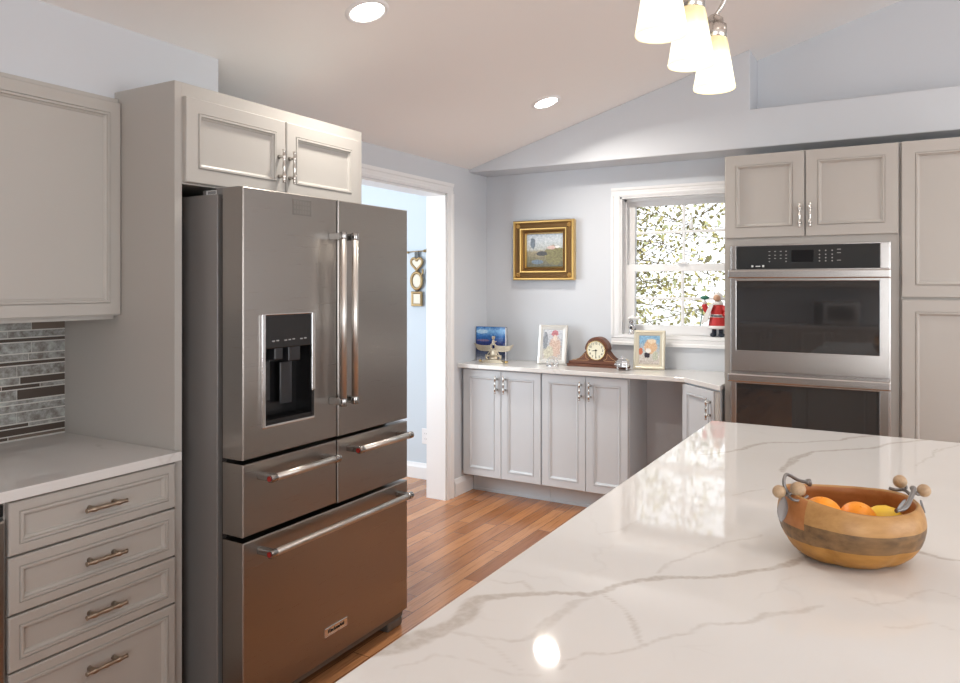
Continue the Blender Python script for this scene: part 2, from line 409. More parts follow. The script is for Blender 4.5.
# outside : lawn and a leafy tree
lawn = mat('washed_out_ground', (.62, .62, .58), .9)  # pale tone so the ground washes out to white in the outdoor glare
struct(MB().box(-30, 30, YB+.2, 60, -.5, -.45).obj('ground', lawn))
BARK = mat('bark', (.20, .15, .10), .9)
def leafm(n, c): return mat(n, c, .6)
L = [leafm('leaf_olive', (.26, .23, .07)), leafm('leaf_yellow', (.62, .54, .22)), leafm('leaf_dark', (.14, .115, .045)), leafm('leaf_light', (.55, .56, .30))]
def tree(name, label, x, y, lo, hi, n, seed):
    """crown reaches from lo to hi sideways of the trunk"""
    rnd = random.Random(seed); t = thing(name, label, 'tree', (x, y, -.45), 0)
    tr = MB(); tr.tube([(0, 0, 0), (.05, 0, 1), (0, .05, 2), (.1, 0, 3.8)], [.14, .11, .09, .05], 10)
    tips = []
    for k in range(130):
        z0 = rnd.uniform(.6, 3.4); e = Vector((rnd.uniform(lo, hi), rnd.uniform(-1.0, 1.0), rnd.uniform(.7, 4.0))); mid = Vector((e.x*.55, e.y*.5, (z0+e.z)/2+.12))
        tr.tube([(0, 0, z0), mid, e], [.008, .005, .002], 5); tips.append((Vector((0, 0, z0)), mid, e))
    tr.obj('trunk', BARK, t)
    cr = MB()
    for i in range(n):
        a, b, c = rnd.choice(tips); u = rnd.uniform(.3, 1.05)
        p = (a.lerp(b, u*2) if u < .5 else b.lerp(c, u*2-1))+Vector([rnd.gauss(0, .13) for _ in range(3)]); p.x = max(lo-.03, min(hi+.03, p.x))
        s_ = rnd.uniform(.018, .042); q = Vector([rnd.gauss(0, 1) for _ in range(3)]).normalized(); r2 = q.cross(Vector([rnd.gauss(0, 1) for _ in range(3)])).normalized(); n2 = q.cross(r2)
        cr.add([p-q*s_, p+r2*s_*.5+n2*s_*.15, p+q*s_, p-r2*s_*.5+n2*s_*.15], [(0, 1, 2), (0, 2, 3)], rnd.choice((0, 1, 1, 2, 3, 0)))
    cr.obj('crown', L, t, fix=False)
tree('leafy_tree', 'olive and yellow leaved tree outside the window', -4.4, 8.2, -.6, 4.2, 14500, 3)

# ------------------------------------------------------------------ cabinet helpers (local: x width, -y front, z up)
def door_mb(m, x0, x1, z0, z1, y=0, t=.02, fw=.055):
    R = lambda i, yy: (x0+i, x1-i, z0+i, z1-i, yy)
    return m.rects([R(0, y), R(0, y-t+.003), R(.003, y-t), R(fw, y-t), R(fw+.0015, y-t+.003), R(fw+.004, y-t-.003), R(fw+.010, y-t-.003), R(fw+.012, y-t+.004), R(fw+.017, y-t+.007), R(fw+.019, y-t+.010)])
def pull(parent, cx, cz, L_, axis, y, mt, r=.0072):
    """twig like pull: lumpy bar on two posts"""
    m = MB(); n = 22; pts = []; rr = []
    for i in range(n+1):
        f = i/n; a = (f-.5)*L_
        k = .75+.45*max(0, math.exp(-((f-.2)/.06)**2))+.45*max(0, math.exp(-((f-.8)/.06)**2))+.25*math.exp(-((f-.5)/.08)**2)+.25*(f < .04)+.25*(f > .96)
        pts.append((cx+a, y-.028, cz) if axis == 'x' else (cx, y-.028, cz+a)); rr.append(r*k)
    m.tube(pts, rr, 10)
    for s_ in (-.3, .3):
        p = (cx+s_*L_, y, cz) if axis == 'x' else (cx, y, cz+s_*L_)
        q = (p[0], y-.028, p[2]); m.tube([p, q], [r*1.1, r*.7], 10)
    return m.obj('handle', mt, parent)
def door(parent, x0, x1, z0, z1, mt, y=0, hx=None, hz=None, hm=NICKEL, L_=.125, fw=.055, name='door', axis='z'):
    d = door_mb(MB(), x0, x1, z0, z1, y, fw=fw).obj(name, mt, parent)
    if hx is not None: pull(d, hx, hz, L_, axis, y-.02 if axis == 'z' else y-.011, hm)
    return d

# fridge enclosure (left wall; world X = -y, world Y = x)
XF = -2.09
m = MB(); m.prism([(0, 0), (.028, 0), (.028, .02), (.016, .02), (.016, .615), (0, .615)], 0, 2.135)
enc = m.obj('refrigerator_end_panel', CAB); enc.location = (XF, 1.608, 0); enc.rotation_euler = (0, 0, PI/2)
tag(enc, 'tall greige painted panel between the drawer cabinet and the refrigerator', 'cabinet panel')
ofc = thing('over_refrigerator_cabinet', 'greige two-door cabinet above the refrigerator', 'cabinet', (XF, 1.60, 0), PI/2)
m = MB(); m.box(.0365, .972, .0, .615, 1.797, 2.135)
m.obj('body', CAB, ofc)
door(ofc, .038, .492, 1.803, 2.088, CAB, 0, .455, 1.91, NICKEL, fw=.048)
door(ofc, .497, .930, 1.803, 2.088, CAB, 0, .510, 1.91, NICKEL, fw=.048)

# refrigerator
FX = -1.96; FY = 1.69
fr = thing('refrigerator', 'stainless steel five-door refrigerator with water dispenser', 'refrigerator', (FX, FY, 0), PI/2)
m = MB(); m.box(0, .905, .022, .64, .03, 1.762); m.box(.02, .885, .0, .03, .08, 1.75, 1)
m.obj('body', [STEELB, DARK], fr, bevel=.003)
MB().box(.03, .24, .02, .13, 1.762, 1.782).box(.02, .075, -.06, .05, 1.762, 1.786).obj('hinge_cover', STEELB, fr, bevel=.003)
MB().box(.66, .875, .02, .13, 1.762, 1.782).box(.83, .885, -.06, .05, 1.762, 1.786).obj('hinge_cover', STEELB, fr, bevel=.003)
stick = MB(); stick.box(-.001, .0, .10, .19, 1.715, 1.745)
stick = MB(); stick.box(.0285, .0297, .06, .11, 1.765, 1.781, 0)
for k in range(8): stick.box(.0278, .0285, .064+k*.005, .066+k*.005, 1.768, 1.778, 1)
stick.obj('barcode_sticker', [MARK, BLACK], fr)
F0, F1 = -.10, -.004
def slab(x0, x1, z0, z1, hole=None):
    m = MB(); b = .0035
    r = [(x0, x1, z0, z1, F1), (x0, x1, z0, z1, F0+b), (x0+.0015, x1-.0015, z0+.0015, z1-.0015, F0+.0015), (x0+b, x1-b, z0+b, z1-b, F0)]
    if hole:
        r += [(*hole, F0), (*hole, F0+.085)]
    return m.rects(r)
HL = (.077, .328, .982, 1.362)
dl = slab(0, .454, .890, 1.780, HL).obj('refrigerator_door', STEEL, fr); dl['label'] = 'left french door with the ice and water dispenser'
dr = slab(.462, .908, .888, 1.780).obj('refrigerator_door', STEEL, fr); dr['label'] = 'right french door'
# dispenser
ds = MB(); x0, x1, z0, z1 = HL
ds.rects([(x0, x1, z0, z1, F0+.083), (x0, x1, z0, z1, F0-.002), (x0+.012, x1-.012, z0+.012, z1-.012, F0-.002), (x0+.012, x1-.012, z0+.012, z1-.012, F0+.075)], [0, 0, 0, 0])
dp = ds.obj('dispenser', BLACK, dl)
m = MB(); m.box(x0-.002, x0+.014, F0-.007, F0, z0, z1); m.box(x1-.016, x1+.002, F0-.007, F0, z0+.10, z1); m.box(x0, x1, F0-.006, F0, z0-.002, z0+.007); m.box(x0, x1, F0-.005, F0, z1-.004, z1+.001)
m.obj('dispenser_trim', CHROME, dp, bevel=.002)
m = MB(); m.box(x0+.013, x1-.014, F0-.004, F0+.03, 1.245, z1-.004); m.obj('control_panel', BLACK, dp, bevel=.003)
for k in range(9):
    if k in (2, 6): continue
    MB().box(x0+.045+k*.019, x0+.045+k*.019+.012, F0-.0048, F0-.004, 1.268+.001*(k % 3), 1.272+.001*(k % 3)).obj('panel_mark', MARKG, dp)
m = MB(); m.box(x0+.06, x0+.10, F0+.0, F0+.05, 1.205, 1.246); m.box(x0+.13, x0+.19, F0+.005, F0+.06, 1.195, 1.246)
m.box(x0+.035, x0+.085, F0+.045, F0+.052, 1.06, 1.20); m.box(x0+.13, x0+.19, F0+.045, F0+.052, 1.04, 1.19); m.obj('dispenser_paddle', mat('smoked_plastic', (.022, .023, .027), .15), dp, bevel=.004)
m = MB(); m.box(x0+.014, x1-.014, F0+.0, F0+.074, z0+.012, z0+.022)
for k in range(9): m.box(x0+.03+k*.022, x0+.034+k*.022, F0+.004, F0+.070, z0+.022, z0+.025)
m.obj('drip_tray', BLACK, dp)
d1 = slab(0, .452, .640, .876).obj('refrigerator_drawer', STEEL, fr); d1['label'] = 'left middle drawer'
d2 = slab(.460, .908, .636, .876).obj('refrigerator_drawer', STEEL, fr); d2['label'] = 'right middle drawer'
d3 = slab(0, .908, .071, .622).obj('freezer_drawer', STEEL, fr)
def bar(parent, a, b, axis, c, out=.062, r=.0125):
    y = F0-out
    m = MB(); P = (lambda s_: (c, y, s_)) if axis == 'z' else (lambda s_: (s_, y, c))
    m.tube([P(a), P(b)], r, 20)
    h = m.obj('handle', BARS, parent)
    for s_, o_ in ((a, 1), (b, -1)):
        m = MB(); m.tube([P(s_-o_*.004), P(s_+o_*.024)], r*1.13, 20)
        q = s_+o_*.012
        if axis == 'z': m.box(c-.010, c+.010, y, F0, q-.013, q+.013)
        else: m.box(q-.013, q+.013, y, F0, c-.010, c+.010)
        m.obj('handle_bracket', DCH, h, bevel=.002)
    if axis == 'x':
        for s_, o_ in ((a, -1), (b, 1)):
            MB().tube([P(s_+o_*.004), P(s_+o_*.0065)], r*.72, 16).obj('medallion', RED, h)
bar(dl, 1.018, 1.652, 'z', .418); bar(dr, 1.018, 1.652, 'z', .484)
bar(d1, .058, .392, 'x', .828); bar(d2, .508, .848, 'x', .834); bar(d3, .058, .848, 'x', .581)
# brand badge on the freezer drawer, faint patch of small squares on the door
bd = MB().rects([(.383, .512, .158, .191, F0), (.383, .512, .158, .191, F0-.002), (.385, .510, .160, .189, F0-.003), (.389, .506, .164, .185, F0-.0022)]).obj('badge', CHROME, d3)
text_mb('KitchenAid', .019, (.4475, F0-.0032, .1745), 'badge_lettering', BLACK, bd, sx=1.05)
lab = MB().box(.222, .315, F0-.0008, F0, 1.706, 1.762).obj('faint_patch', mat('patch_tone', (.20, .187, .172), .6), dl)
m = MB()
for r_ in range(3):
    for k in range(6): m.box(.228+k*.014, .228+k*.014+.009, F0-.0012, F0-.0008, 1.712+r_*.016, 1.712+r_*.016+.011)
m.obj('patch_squares', mat('patch_square_tone', (.235, .22, .20), .6), lab)
m = MB(); m.box(.0, .902, -.080, .02, .040, .067); m.box(.02, .88, .0, .02, .008, .040)
m.obj('kick_grille', FOOT, fr, bevel=.003)
for a_ in (.0, .80): MB().prism([(-.076, .0), (.02, .0), (.02, .040), (-.080, .040), (-.080, .010)], a_, a_+.10, 'x').obj('foot', FOOT, fr, bevel=.008)

# upper cabinet at left
uc = thing('wall_cabinet', 'greige wall cabinet with one framed door above the mosaic backsplash', 'cabinet', (-2.388, .913, 1.353), PI/2)
m = MB(); m.box(0, .694, .0, .315, .0, .748); m.box(0, .694, -.003, .02, .742, .755); m.obj('body', CAB, uc, bevel=.001)
door(uc, .012, .692, .004, .739, CAB, 0, .05, .10, BRONZE, fw=.04)
MB().box(.003, .69, .02, .30, -.012, .0).obj('light_rail', CAB, uc)
# base cabinet with four drawers
bc = thing('drawer_base_cabinet', 'greige base cabinet with four drawers beside the refrigerator panel', 'cabinet', (-2.09, 1.074, 0), PI/2)
m = MB(); m.box(0, .525, 0, .60, .10, .884); m.box(0, .525, .07, .60, 0, .10); m.obj('body', CAB, bc)
zz = [(.735, .878), (.577, .729), (.424, .571), (.115, .418)]
for z0_, z1_ in zz:
    door(bc, .005, .522, z0_, z1_, CAB, 0, .272, (z0_+z1_)/2 if z1_ > .42 else .335, BRONZE, .128, .026, 'drawer', 'x')
# dishwasher
dw = thing('dishwasher', 'dark stainless dishwasher beside the four-drawer cabinet', 'dishwasher', (-2.09, .470, 0), PI/2)
MB().box(0, .60, .02, .59, .10, .875).obj('body', STEELB, dw)
dd = MB().rects([(.003, .598, .115, .835, .02), (.003, .598, .115, .835, -.018), (.008, .593, .12, .83, -.022)]).obj('dishwasher_door', STEEL, dw)
m = MB(); m.tube([(.07, -.06, .79), (.53, -.06, .79)], .011, 14); m.box(.09, .11, -.06, -.022, .78, .80); m.box(.49, .51, -.06, -.022, .78, .80); m.obj('handle', BARS, dd)
MB().box(.003, .598, -.012, .02, .845, .873).obj('control_strip', BLACK, dw)
MB().box(.01, .59, .05, .55, 0, .10).obj('toe_kick', DARK, dw)
tag(MB().prism([(-2.70, .42), (-2.058, .42), (-2.058, 1.612), (-2.088, 1.612), (-2.088, 1.607), (-2.70, 1.607)], .885, .915).obj('countertop', QS, bevel=.003), 'white veined quartz worktop on the four-drawer cabinet below the mosaic tiles', 'countertop')
# mosaic backsplash
TA = mat('tile_dark_glass', (.075, .058, .048), .12); TBm = mat('tile_stone_grey', (.33, .34, .325), .3); TCm = mat('tile_pale', (.44, .46, .44), .2); TD = mat('tile_brown', (.16, .125, .10), .2)
for m_ in (TBm, TCm):
    c = ramp(m_, tex(m_, coords(m_), 28, 6, .7), [(.38, (.16, .14, .125)), (.52, (.30, .30, .285)), (.66, (.46, .48, .46))]); ln(m_, c, bs(m_).inputs['Base Color'])
GR = mat('grout', (.62, .60, .56), .8)
rnd = random.Random(11); m = MB(); m.box(.42, 1.607, 0, .006, .915, 1.354, 0)
z = .919; hs = [.012, .024, .013, .038, .024, .013, .036, .014, .025, .038, .013, .024, .038, .013, .024, .038, .02]; i = 0
while z < 1.345:
    h = hs[i % len(hs)]; i += 1
    if z+h > 1.352: h = 1.352-z
    y = 1.605
    while y > .43:
        L_ = rnd.choice((.09, .13, .16, .2, .24)) if h < .03 else rnd.choice((.12, .17, .22)); y0 = max(.425, y-L_)
        if h < .016: c = rnd.choice((1, 1, 2, 4))
        else: c = rnd.choice((1, 2, 3, 2, 3, 4, 2))
        m.box(y0+.001, y-.001, -.002-.001*rnd.random(), .004, z+.001, z+h-.001, c); y = y0-.0015
    z += h+.0022
bsp = m.obj('tile_backsplash', [GR, TA, TBm, TCm, TD]); bsp.location = (-2.703, 0, 0); bsp.rotation_euler = (0, 0, PI/2)
tag(bsp, 'grey and brown mosaic strip tile backsplash under the wall cabinet', 'backsplash')

# ------------------------------------------------------------------ back wall run
def base2(x0, xm, x1, label):
    t_ = thing('base_cabinet', label, 'cabinet', (x0, 4.44, 0), 0, 'low cabinets along the back wall')
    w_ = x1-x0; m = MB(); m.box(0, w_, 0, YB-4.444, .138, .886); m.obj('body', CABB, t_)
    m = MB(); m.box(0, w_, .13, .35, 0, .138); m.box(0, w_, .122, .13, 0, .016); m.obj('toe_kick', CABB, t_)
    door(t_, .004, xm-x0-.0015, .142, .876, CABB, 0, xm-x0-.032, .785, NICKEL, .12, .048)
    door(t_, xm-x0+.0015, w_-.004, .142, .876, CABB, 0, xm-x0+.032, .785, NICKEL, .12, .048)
base2(-2.692, -2.388, -2.088, 'pale grey two-door base cabinet under the blue book, touching the doorway wall')
base2(-2.086, -1.775, -1.492, 'pale grey two-door base cabinet under the clock, next to the open knee space')
dg = thing('corner_base_cabinet', 'pale grey angled single-door base cabinet beside the oven tower', 'cabinet', (-1.145, 4.415, 0), -PI/4)
# body built in world orientation then rotated back into local
inv = Matrix.Rotation(PI/4, 4, 'Z') @ Matrix.Translation((1.145, -4.415, 0))
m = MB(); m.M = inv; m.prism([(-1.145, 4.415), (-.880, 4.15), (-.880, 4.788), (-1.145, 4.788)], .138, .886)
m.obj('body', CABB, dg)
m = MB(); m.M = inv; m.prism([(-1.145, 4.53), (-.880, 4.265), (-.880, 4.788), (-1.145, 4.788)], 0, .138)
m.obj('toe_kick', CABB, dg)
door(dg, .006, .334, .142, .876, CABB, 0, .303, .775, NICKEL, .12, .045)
MB().box(.338, .368, -.012, .0, .142, .876).obj('filler_strip', CAB, dg)
m = MB(); m.prism([(XW+.002, 4.372), (-1.135, 4.372), (-.875, 4.108), (-.875, YB-.003), (XW+.002, YB-.003)], .887, .915)
tag(m.obj('countertop', QS, bevel=.003), 'long white quartz counter with an angled end under the window', 'countertop')

# oven tower
oc = thing('oven_cabinet', 'tall greige cabinet housing the double wall oven', 'cabinet', (-.868, 4.19, 0), 0)
W_ = .835
m = MB(); D = YB-4.19-.004
m.box(0, .045, 0, D, .0, 2.164); m.box(W_-.045, W_, 0, D, 0, 2.164)
m.box(.045, W_-.045, 0, D, 1.672, 2.164); m.box(.045, W_-.045, 0, D, .10, .42); m.box(.045, W_-.045, D-.02, D, .42, 1.672); m.box(.045, W_-.045, .07, D, 0, .10)
m.obj('body', CAB, oc)
door(oc, .006, .404, 1.714, 2.160, CAB, 0, .385, 1.822, NICKEL)
door(oc, .412, .829, 1.714, 2.160, CAB, 0, .435, 1.822, NICKEL)
door(oc, .006, .829, .115, .41, CAB, 0, .415, .27, NICKEL, .16, .05, 'drawer', 'x')
# double wall oven
ov = thing('double_wall_oven', 'stainless double wall oven with black glass doors', 'oven', (-.868, 4.19, 0), 0)
m = MB(); m.box(.05, .785, .0, .55, .43, 1.668); m.obj('body', STEELB, ov)
m = MB(); m.box(.034, .798, -.018, -.001, .425, 1.674); m.obj('trim_frame', OSTEEL, ov, bevel=.002)
A, B = .042, .792
cp = MB().rects([(.066, .752, 1.545, 1.668, -.018), (.066, .752, 1.545, 1.668, -.028), (.068, .750, 1.547, 1.666, -.030)]).obj('control_panel', PANELG, ov)
MB().box(.754, .792, -.032, -.018, 1.543, 1.671).obj('panel_end', OSTEEL, cp, bevel=.002)
MB().box(.042, .066, -.030, -.018, 1.543, 1.671).obj('panel_end', OSTEEL, cp, bevel=.002)
MB().box(.345, .450, -.0308, -.030, 1.580, 1.642).obj('display', DISP, cp)
def marks(m, xs, zs, w_, h_):
    for x in xs:
        for z_ in zs: m.box(x-w_/2, x+w_/2, -.0306, -.030, z_-h_/2, z_+h_/2)
m = MB(); marks(m, (.236, .264, .292, .318), (1.637, 1.617, 1.600), .009, .0035); marks(m, (.236, .318), (1.584,), .006, .005)
m.obj('key_print', MARKG, cp); m = MB(); marks(m, (.478, .507, .537), (1.637, 1.617, 1.600, 1.584), .006, .006); m.obj('key_print', MARKG, cp); m = MB(); marks(m, (.568,), (1.642, 1.624, 1.586), .018, .003)
m.obj('key_print', MARKG, cp)
m = MB(); m.lathe([(.006, -.0306), (.006, -.030)], (.150, 0, 1.560), 14, 'y'); m.box(.166, .190, -.0306, -.030, 1.557, 1.562); m.box(.200, .210, -.0306, -.030, 1.555, 1.566)
m.obj('indicator_print', MARK, cp)
def odoor(z0, z1, gz0, gz1, hz, lab):
    d = MB().rects([(A, B, z0, z1, -.018), (A, B, z0, z1, -.044), (A+.003, B-.003, z0+.003, z1-.003, -.047), (.068, .752, gz0, gz1, -.047), (.070, .750, gz0+.002, gz1-.002, -.045)], [0, 0, 0, 0, 1]).obj('oven_door', [OSTEEL, GLASSB], ov)
    d['label'] = lab
    m = MB(); m.rects([(.034, .800, hz-.022, hz+.022, -.072), (.034, .800, hz-.022, hz+.022, -.086), (.038, .796, hz-.018, hz+.018, -.091)])
    for x in (.044, .766): m.box(x, x+.022, -.073, -.046, hz-.018, hz+.018)
    m.obj('handle', OSTEEL, d, bevel=.003)
    return d
odoor(.998, 1.538, 1.108, 1.484, 1.517, 'upper oven door'); odoor(.445, .985, .55, .935, .966, 'lower oven door')
# pantry
pa = thing('pantry_cabinet', 'tall greige pantry cabinet with two doors beside the oven tower', 'cabinet', (-.030, 4.19, 0), 0)
m = MB(); m.box(0, .60, 0, D, .10, 2.164); m.box(0, .60, .07, D, 0, .10); m.obj('body', CAB, pa)
door(pa, .006, .594, 1.400, 2.162, CAB, 0, .55, 1.50, NICKEL, fw=.058); door(pa, .006, .594, .115, 1.388, CAB, 0, .55, 1.30, NICKEL, fw=.058)

# cabinets on the rear wall, which the oven doors mirror
def rear_base(x, label):
    t_ = thing('base_cabinet', label, 'cabinet', (x, YR+.62, 0), PI, 'base cabinets on the rear wall')
    m = MB(); m.box(0, .80, 0, .61, .10, .884); m.box(0, .80, .07, .61, 0, .10); m.obj('body', CAB, t_)
    door(t_, .004, .3985, .115, .876, CAB, 0, .365, .78); door(t_, .4015, .796, .115, .876, CAB, 0, .435, .78); return t_
rb = rear_base(.30, 'greige base cabinet on the rear wall, nearest its window')
for x, lb in ((-.502, 'greige base cabinet on the rear wall, below the microwave'), (-1.304, 'greige base cabinet on the rear wall, farthest from its window')):
    c = copy_tree(rb); c.location.x = x; c['label'] = lb
tag(MB().box(-2.12, .31, YR+.004, YR+.655, .886, .915).obj('countertop', QS, bevel=.003), 'quartz worktop on the rear wall cabinets', 'countertop')
def rear_wall(x, label):
    t_ = thing('wall_cabinet', label, 'cabinet', (x, YR+.34, 1.42), PI, 'wall cabinets on the rear wall')
    MB().box(0, .80, 0, .335, 0, .80).obj('body', CAB, t_)
    door(t_, .004, .3985, .004, .796, CAB, 0, .365, .12); door(t_, .4015, .796, .004, .796, CAB, 0, .435, .12); return t_
rw = rear_wall(.30, 'greige wall cabinet on the rear wall, nearest its window')
for x, lb in ((-.502, 'greige wall cabinet on the rear wall, above the microwave'), (-1.304, 'greige wall cabinet on the rear wall, farthest from its window')):
    c = copy_tree(rw); c.location.x = x; c['label'] = lb
mw = thing('microwave_oven', 'stainless microwave oven on the rear worktop', 'microwave', (-.55, YR+.48, .915), PI)
MB().box(0, .56, 0, .42, .012, .32).obj('body', OSTEEL, mw, bevel=.004)
MB().rects([(.005, .43, .02, .312, 0), (.005, .43, .02, .312, -.02), (.05, .385, .07, .262, -.02), (.052, .383, .072, .260, -.018)], [0, 0, 0, 1]).obj('microwave_door', [OSTEEL, GLASSB], mw)
MB().box(.435, .555, -.02, 0, .02, .312).obj('control_panel', BLACK, mw)

# ------------------------------------------------------------------ island
IX0, IX1, IY0, IY1 = -.679, .62, .45, 3.04
isl = thing('kitchen_island', 'greige cabinet base under the big veined quartz top', 'kitchen island', (0, 0, 0))
m = MB(); m.box(IX0+.035, IX1-.30, IY0+.03, IY1-.035, .10, .884); m.box(IX0+.09, IX1-.33, IY0+.05, IY1-.09, 0, .10); m.obj('body', CAB, isl)
for k in range(4):
    x0_ = IX0+.035; w_ = (IY1-.035-IY0-.03)/4; y_ = IY0+.03+k*w_
    m = MB(); m.M = Matrix.Translation((x0_, y_+w_, 0)) @ Matrix.Rotation(-PI/2, 4, 'Z'); door_mb(m, .004, w_-.004, .115, .876)
    m.obj('door', CAB, isl)
for k in range(2):
    x_ = IX1-.30; w_ = (x_-IX0-.035)/2
    m = MB(); m.M = Matrix.Translation((x_-k*w_, IY1-.035, 0)) @ Matrix.Rotation(PI, 4, 'Z'); door_mb(m, .004, w_-.004, .115, .876)
    m.obj('door', CAB, isl)
def zpl(px, py, z=.915):
    u = (px-480)/740; v = (285-py)/740; t_ = (z-1.46)/v
    return Vector((t_*(-.5+.8660254*u), t_*(.8660254+.5*u)))
# veins drawn in the slab: polylines (points read off the slab), half width in metres, strength
VE = [([(372,650),(392,646),(415,640),(438,632),(458,620),(468,608),(482,599),(503,595),(540,593),(590,594),(603,590),(615,584),(640,580),(665,577),(705,577),(735,575),(760,570),(790,563),(808,556),(880,548),(925,553),(945,558),(975,562)], [.018,.021,.020,.017,.016,.015,.013,.010,.009,.007,.007,.008,.008,.007,.007,.007,.008,.009,.007,.006,.006,.006,.004], .9),
      ([(781,472),(790,463),(798,457),(815,452),(840,450),(870,448),(895,443),(925,440)], [.006,.012,.012,.009,.008,.008,.008,.006], .8),
      ([(700,455),(728,452),(750,446),(765,443),(800,442.5),(835,440.5),(868,436),(880,435)], [.004,.007,.009,.009,.007,.007,.012,.008], .75),
      ([(602,593),(612,600),(625,611),(634,624),(637,640),(642,648)], [.002,.002,.002,.005,.003,.002], .6),
      ([(560,668),(567,660),(590,655),(615,652),(642,648),(660,641),(685,634),(708,623),(745,620),(790,613),(820,607)], [.003,.003,.003,.003,.003,.004,.003,.003,.007,.007,.006], .5),
      ([(487,579),(510,583),(524,583),(533,590)], [.002,.002,.003,.003], .5),
      ([(450,632),(480,637),(520,640),(535,636),(552,618),(570,609),(590,598)], [.003,.003,.004,.009,.010,.010,.005], .4),
      ([(655,573),(668,564),(690,556),(715,547),(735,541),(760,535)], [.004,.004,.004,.003,.003,.002], .45),
      ([(730,495),(752,491),(762,489)], [.002,.003,.002], .5),
      ([(600,535),(625,528),(640,520)], [.002,.002,.002], .4),
      ([(640,446),(680,450),(740,451)], [.002,.003,.002], .35),
      ([(918,466),(928,458),(945,448),(960,445)], [.002,.004,.004,.003], .5),
      ([(934,451),(936,449)], [.004,.004], .6),
      ([(395,668),(430,655),(470,660),(500,672),(540,676)], [.003,.003,.002,.003,.002], .3),
      ([(440,625),(470,634),(500,650),(520,668)], [.002,.003,.002,.002], .3),
      ([(850,597),(875,606),(900,600),(930,590),(958,600)], [.002,.003,.002,.003,.002], .4),
      ([(885,625),(905,628),(935,622),(958,630)], [.003,.003,.002,.003], .35)]
seg = []
for pts, hw, st in VE:
    P_ = [zpl(*p) for p in pts]
    for a in range(len(P_)-1):
        seg.append((P_[a], P_[a+1], hw[a], hw[a+1], st))
st_ = .006
nx = int((IX1-IX0)/st_); ny = int((IY1-IY0)/st_)
# the slab: fine grid on top, plain sides
vs = []; val = []
for j in range(ny+1):
    for i in range(nx+1):
        x = IX0+(IX1-IX0)*i/nx; y = IY0+(IY1-IY0)*j/ny; vs.append((x, y, .915)); val.append(0.0)
def wobble(x, y):
    a = noise.noise(Vector((x*14, y*14, 0))); b = noise.noise(Vector((x*14, y*14, 9))); c = noise.noise(Vector((x*45, y*45, 4)))
    return x+a*.012+c*.004, y+b*.012-c*.004
for (a, b, h0, h1, s_) in seg:
    mg = max(h0, h1)+.03
    i0 = max(0, int((min(a.x, b.x)-mg-IX0)/st_)); i1 = min(nx, int((max(a.x, b.x)+mg-IX0)/st_)+1)
    j0 = max(0, int((min(a.y, b.y)-mg-IY0)/st_)); j1 = min(ny, int((max(a.y, b.y)+mg-IY0)/st_)+1)
    d = b-a; L2 = max(d.length_squared, 1e-9)
    for j in range(j0, j1+1):
        for i in range(i0, i1+1):
            k = j*(nx+1)+i; x, y = wobble(vs[k][0], vs[k][1]); p = Vector((x, y)); t_ = max(0, min(1, (p-a).dot(d)/L2))
            q = (p-a-d*t_).length; h = h0+(h1-h0)*t_
            f = max(0, min(1, (h-q)/max(h*.4, .003)+.5))*s_
            if f > val[k]: val[k] = f
top = MB(); top.v = vs; n = nx+1
for j in range(ny):
    for i in range(nx):
        top.f.append([j*n+i, j*n+i+1, (j+1)*n+i+1, (j+1)*n+i])
per = [i for i in range(nx+1)]+[j*n+nx for j in range(1, ny+1)]+[ny*n+i for i in range(nx-1, -1, -1)]+[j*n for j in range(ny-1, 0, -1)]
b0 = len(vs); top.v = vs+[(vs[k][0], vs[k][1], .885) for k in per]; N_ = len(per)
for q in range(N_): top.f.append([per[(q+1) % N_], per[q], b0+q, b0+(q+1) % N_])
top.f.append([b0+q for q in range(N_)][::-1])
top.m = [0]*len(top.f); top.s = [False]*len(top.f)
it = top.obj('island_countertop', QI, fix=False)
at = it.data.attributes.new('vein', 'FLOAT', 'POINT'); at.data.foreach_set('value', val+[0.0]*N_)
tag(it, 'large white quartz island top with grey veins, holding the wooden bowl', 'countertop')

# ------------------------------------------------------------------ wooden bowl
CB = Vector((-.1005, 1.662, .915)); RA = math.radians(30)
def wood(name, c1, c2, sc=(6, 30, 30)):
    m = mat(name, c1, .45); v = tex(m, coords(m, sc), 2.2, 6, .6)
    ln(m, ramp(m, v, [(.3, c1), (.7, c2)]), bs(m).inputs['Base Color']); return m
WT = wood('bowl_tan_wood', (.36, .18, .055), (.50, .28, .10)); WM = wood('bowl_brown_wood', (.10, .055, .022), (.26, .14, .055)); WG = wood('bowl_golden_wood', (.34, .15, .025), (.48, .23, .05)); WR = wood('bowl_red_wood', (.36, .13, .035), (.45, .18, .055))
bowl = thing('wooden_bowl', 'oval striped wooden fruit bowl with vine handles on the island', 'bowl', CB, RA)
def bowlshape(u):
    # u 0 (bottom centre) .. 1 (rim) : radius factor, height
    ang = u*PI*.60
    return math.sin(min(ang, 3))**.85, .0
m = MB(); n = 96; prof = []
outer = [(0, .0), (.25, .0), (.58, .001), (.68, .005), (.77, .013), (.845, .022), (.90, .032), (.945, .043), (.975, .055), (.995, .068), (1, .080), (.99, .092), (.965, .104), (.935, .113), (.91, .118)]
inner = [(.885, .120), (.86, .116), (.875, .100), (.90, .080), (.88, .058), (.80, .038), (.66, .020), (.4, .013), (0, .012)]
def rim(a): return .006*math.cos(2*a)+.006*math.cos(a-PI)
def bow(rows, a0=0):
    V = []
    for r, h in rows:
        for k in range(n):
            a = 2*PI*k/n; lob = 1-.075*(abs(math.cos(3*a+.55))**10)*max(.25, 1-h/.09)
            k2 = (h/.118)**2
            V.append((r*.1375*lob*math.cos(a), r*.124*lob*math.sin(a), h+rim(a)*k2))
    return V
rows = outer+inner; V = bow(rows); Fs = []; Ms = []
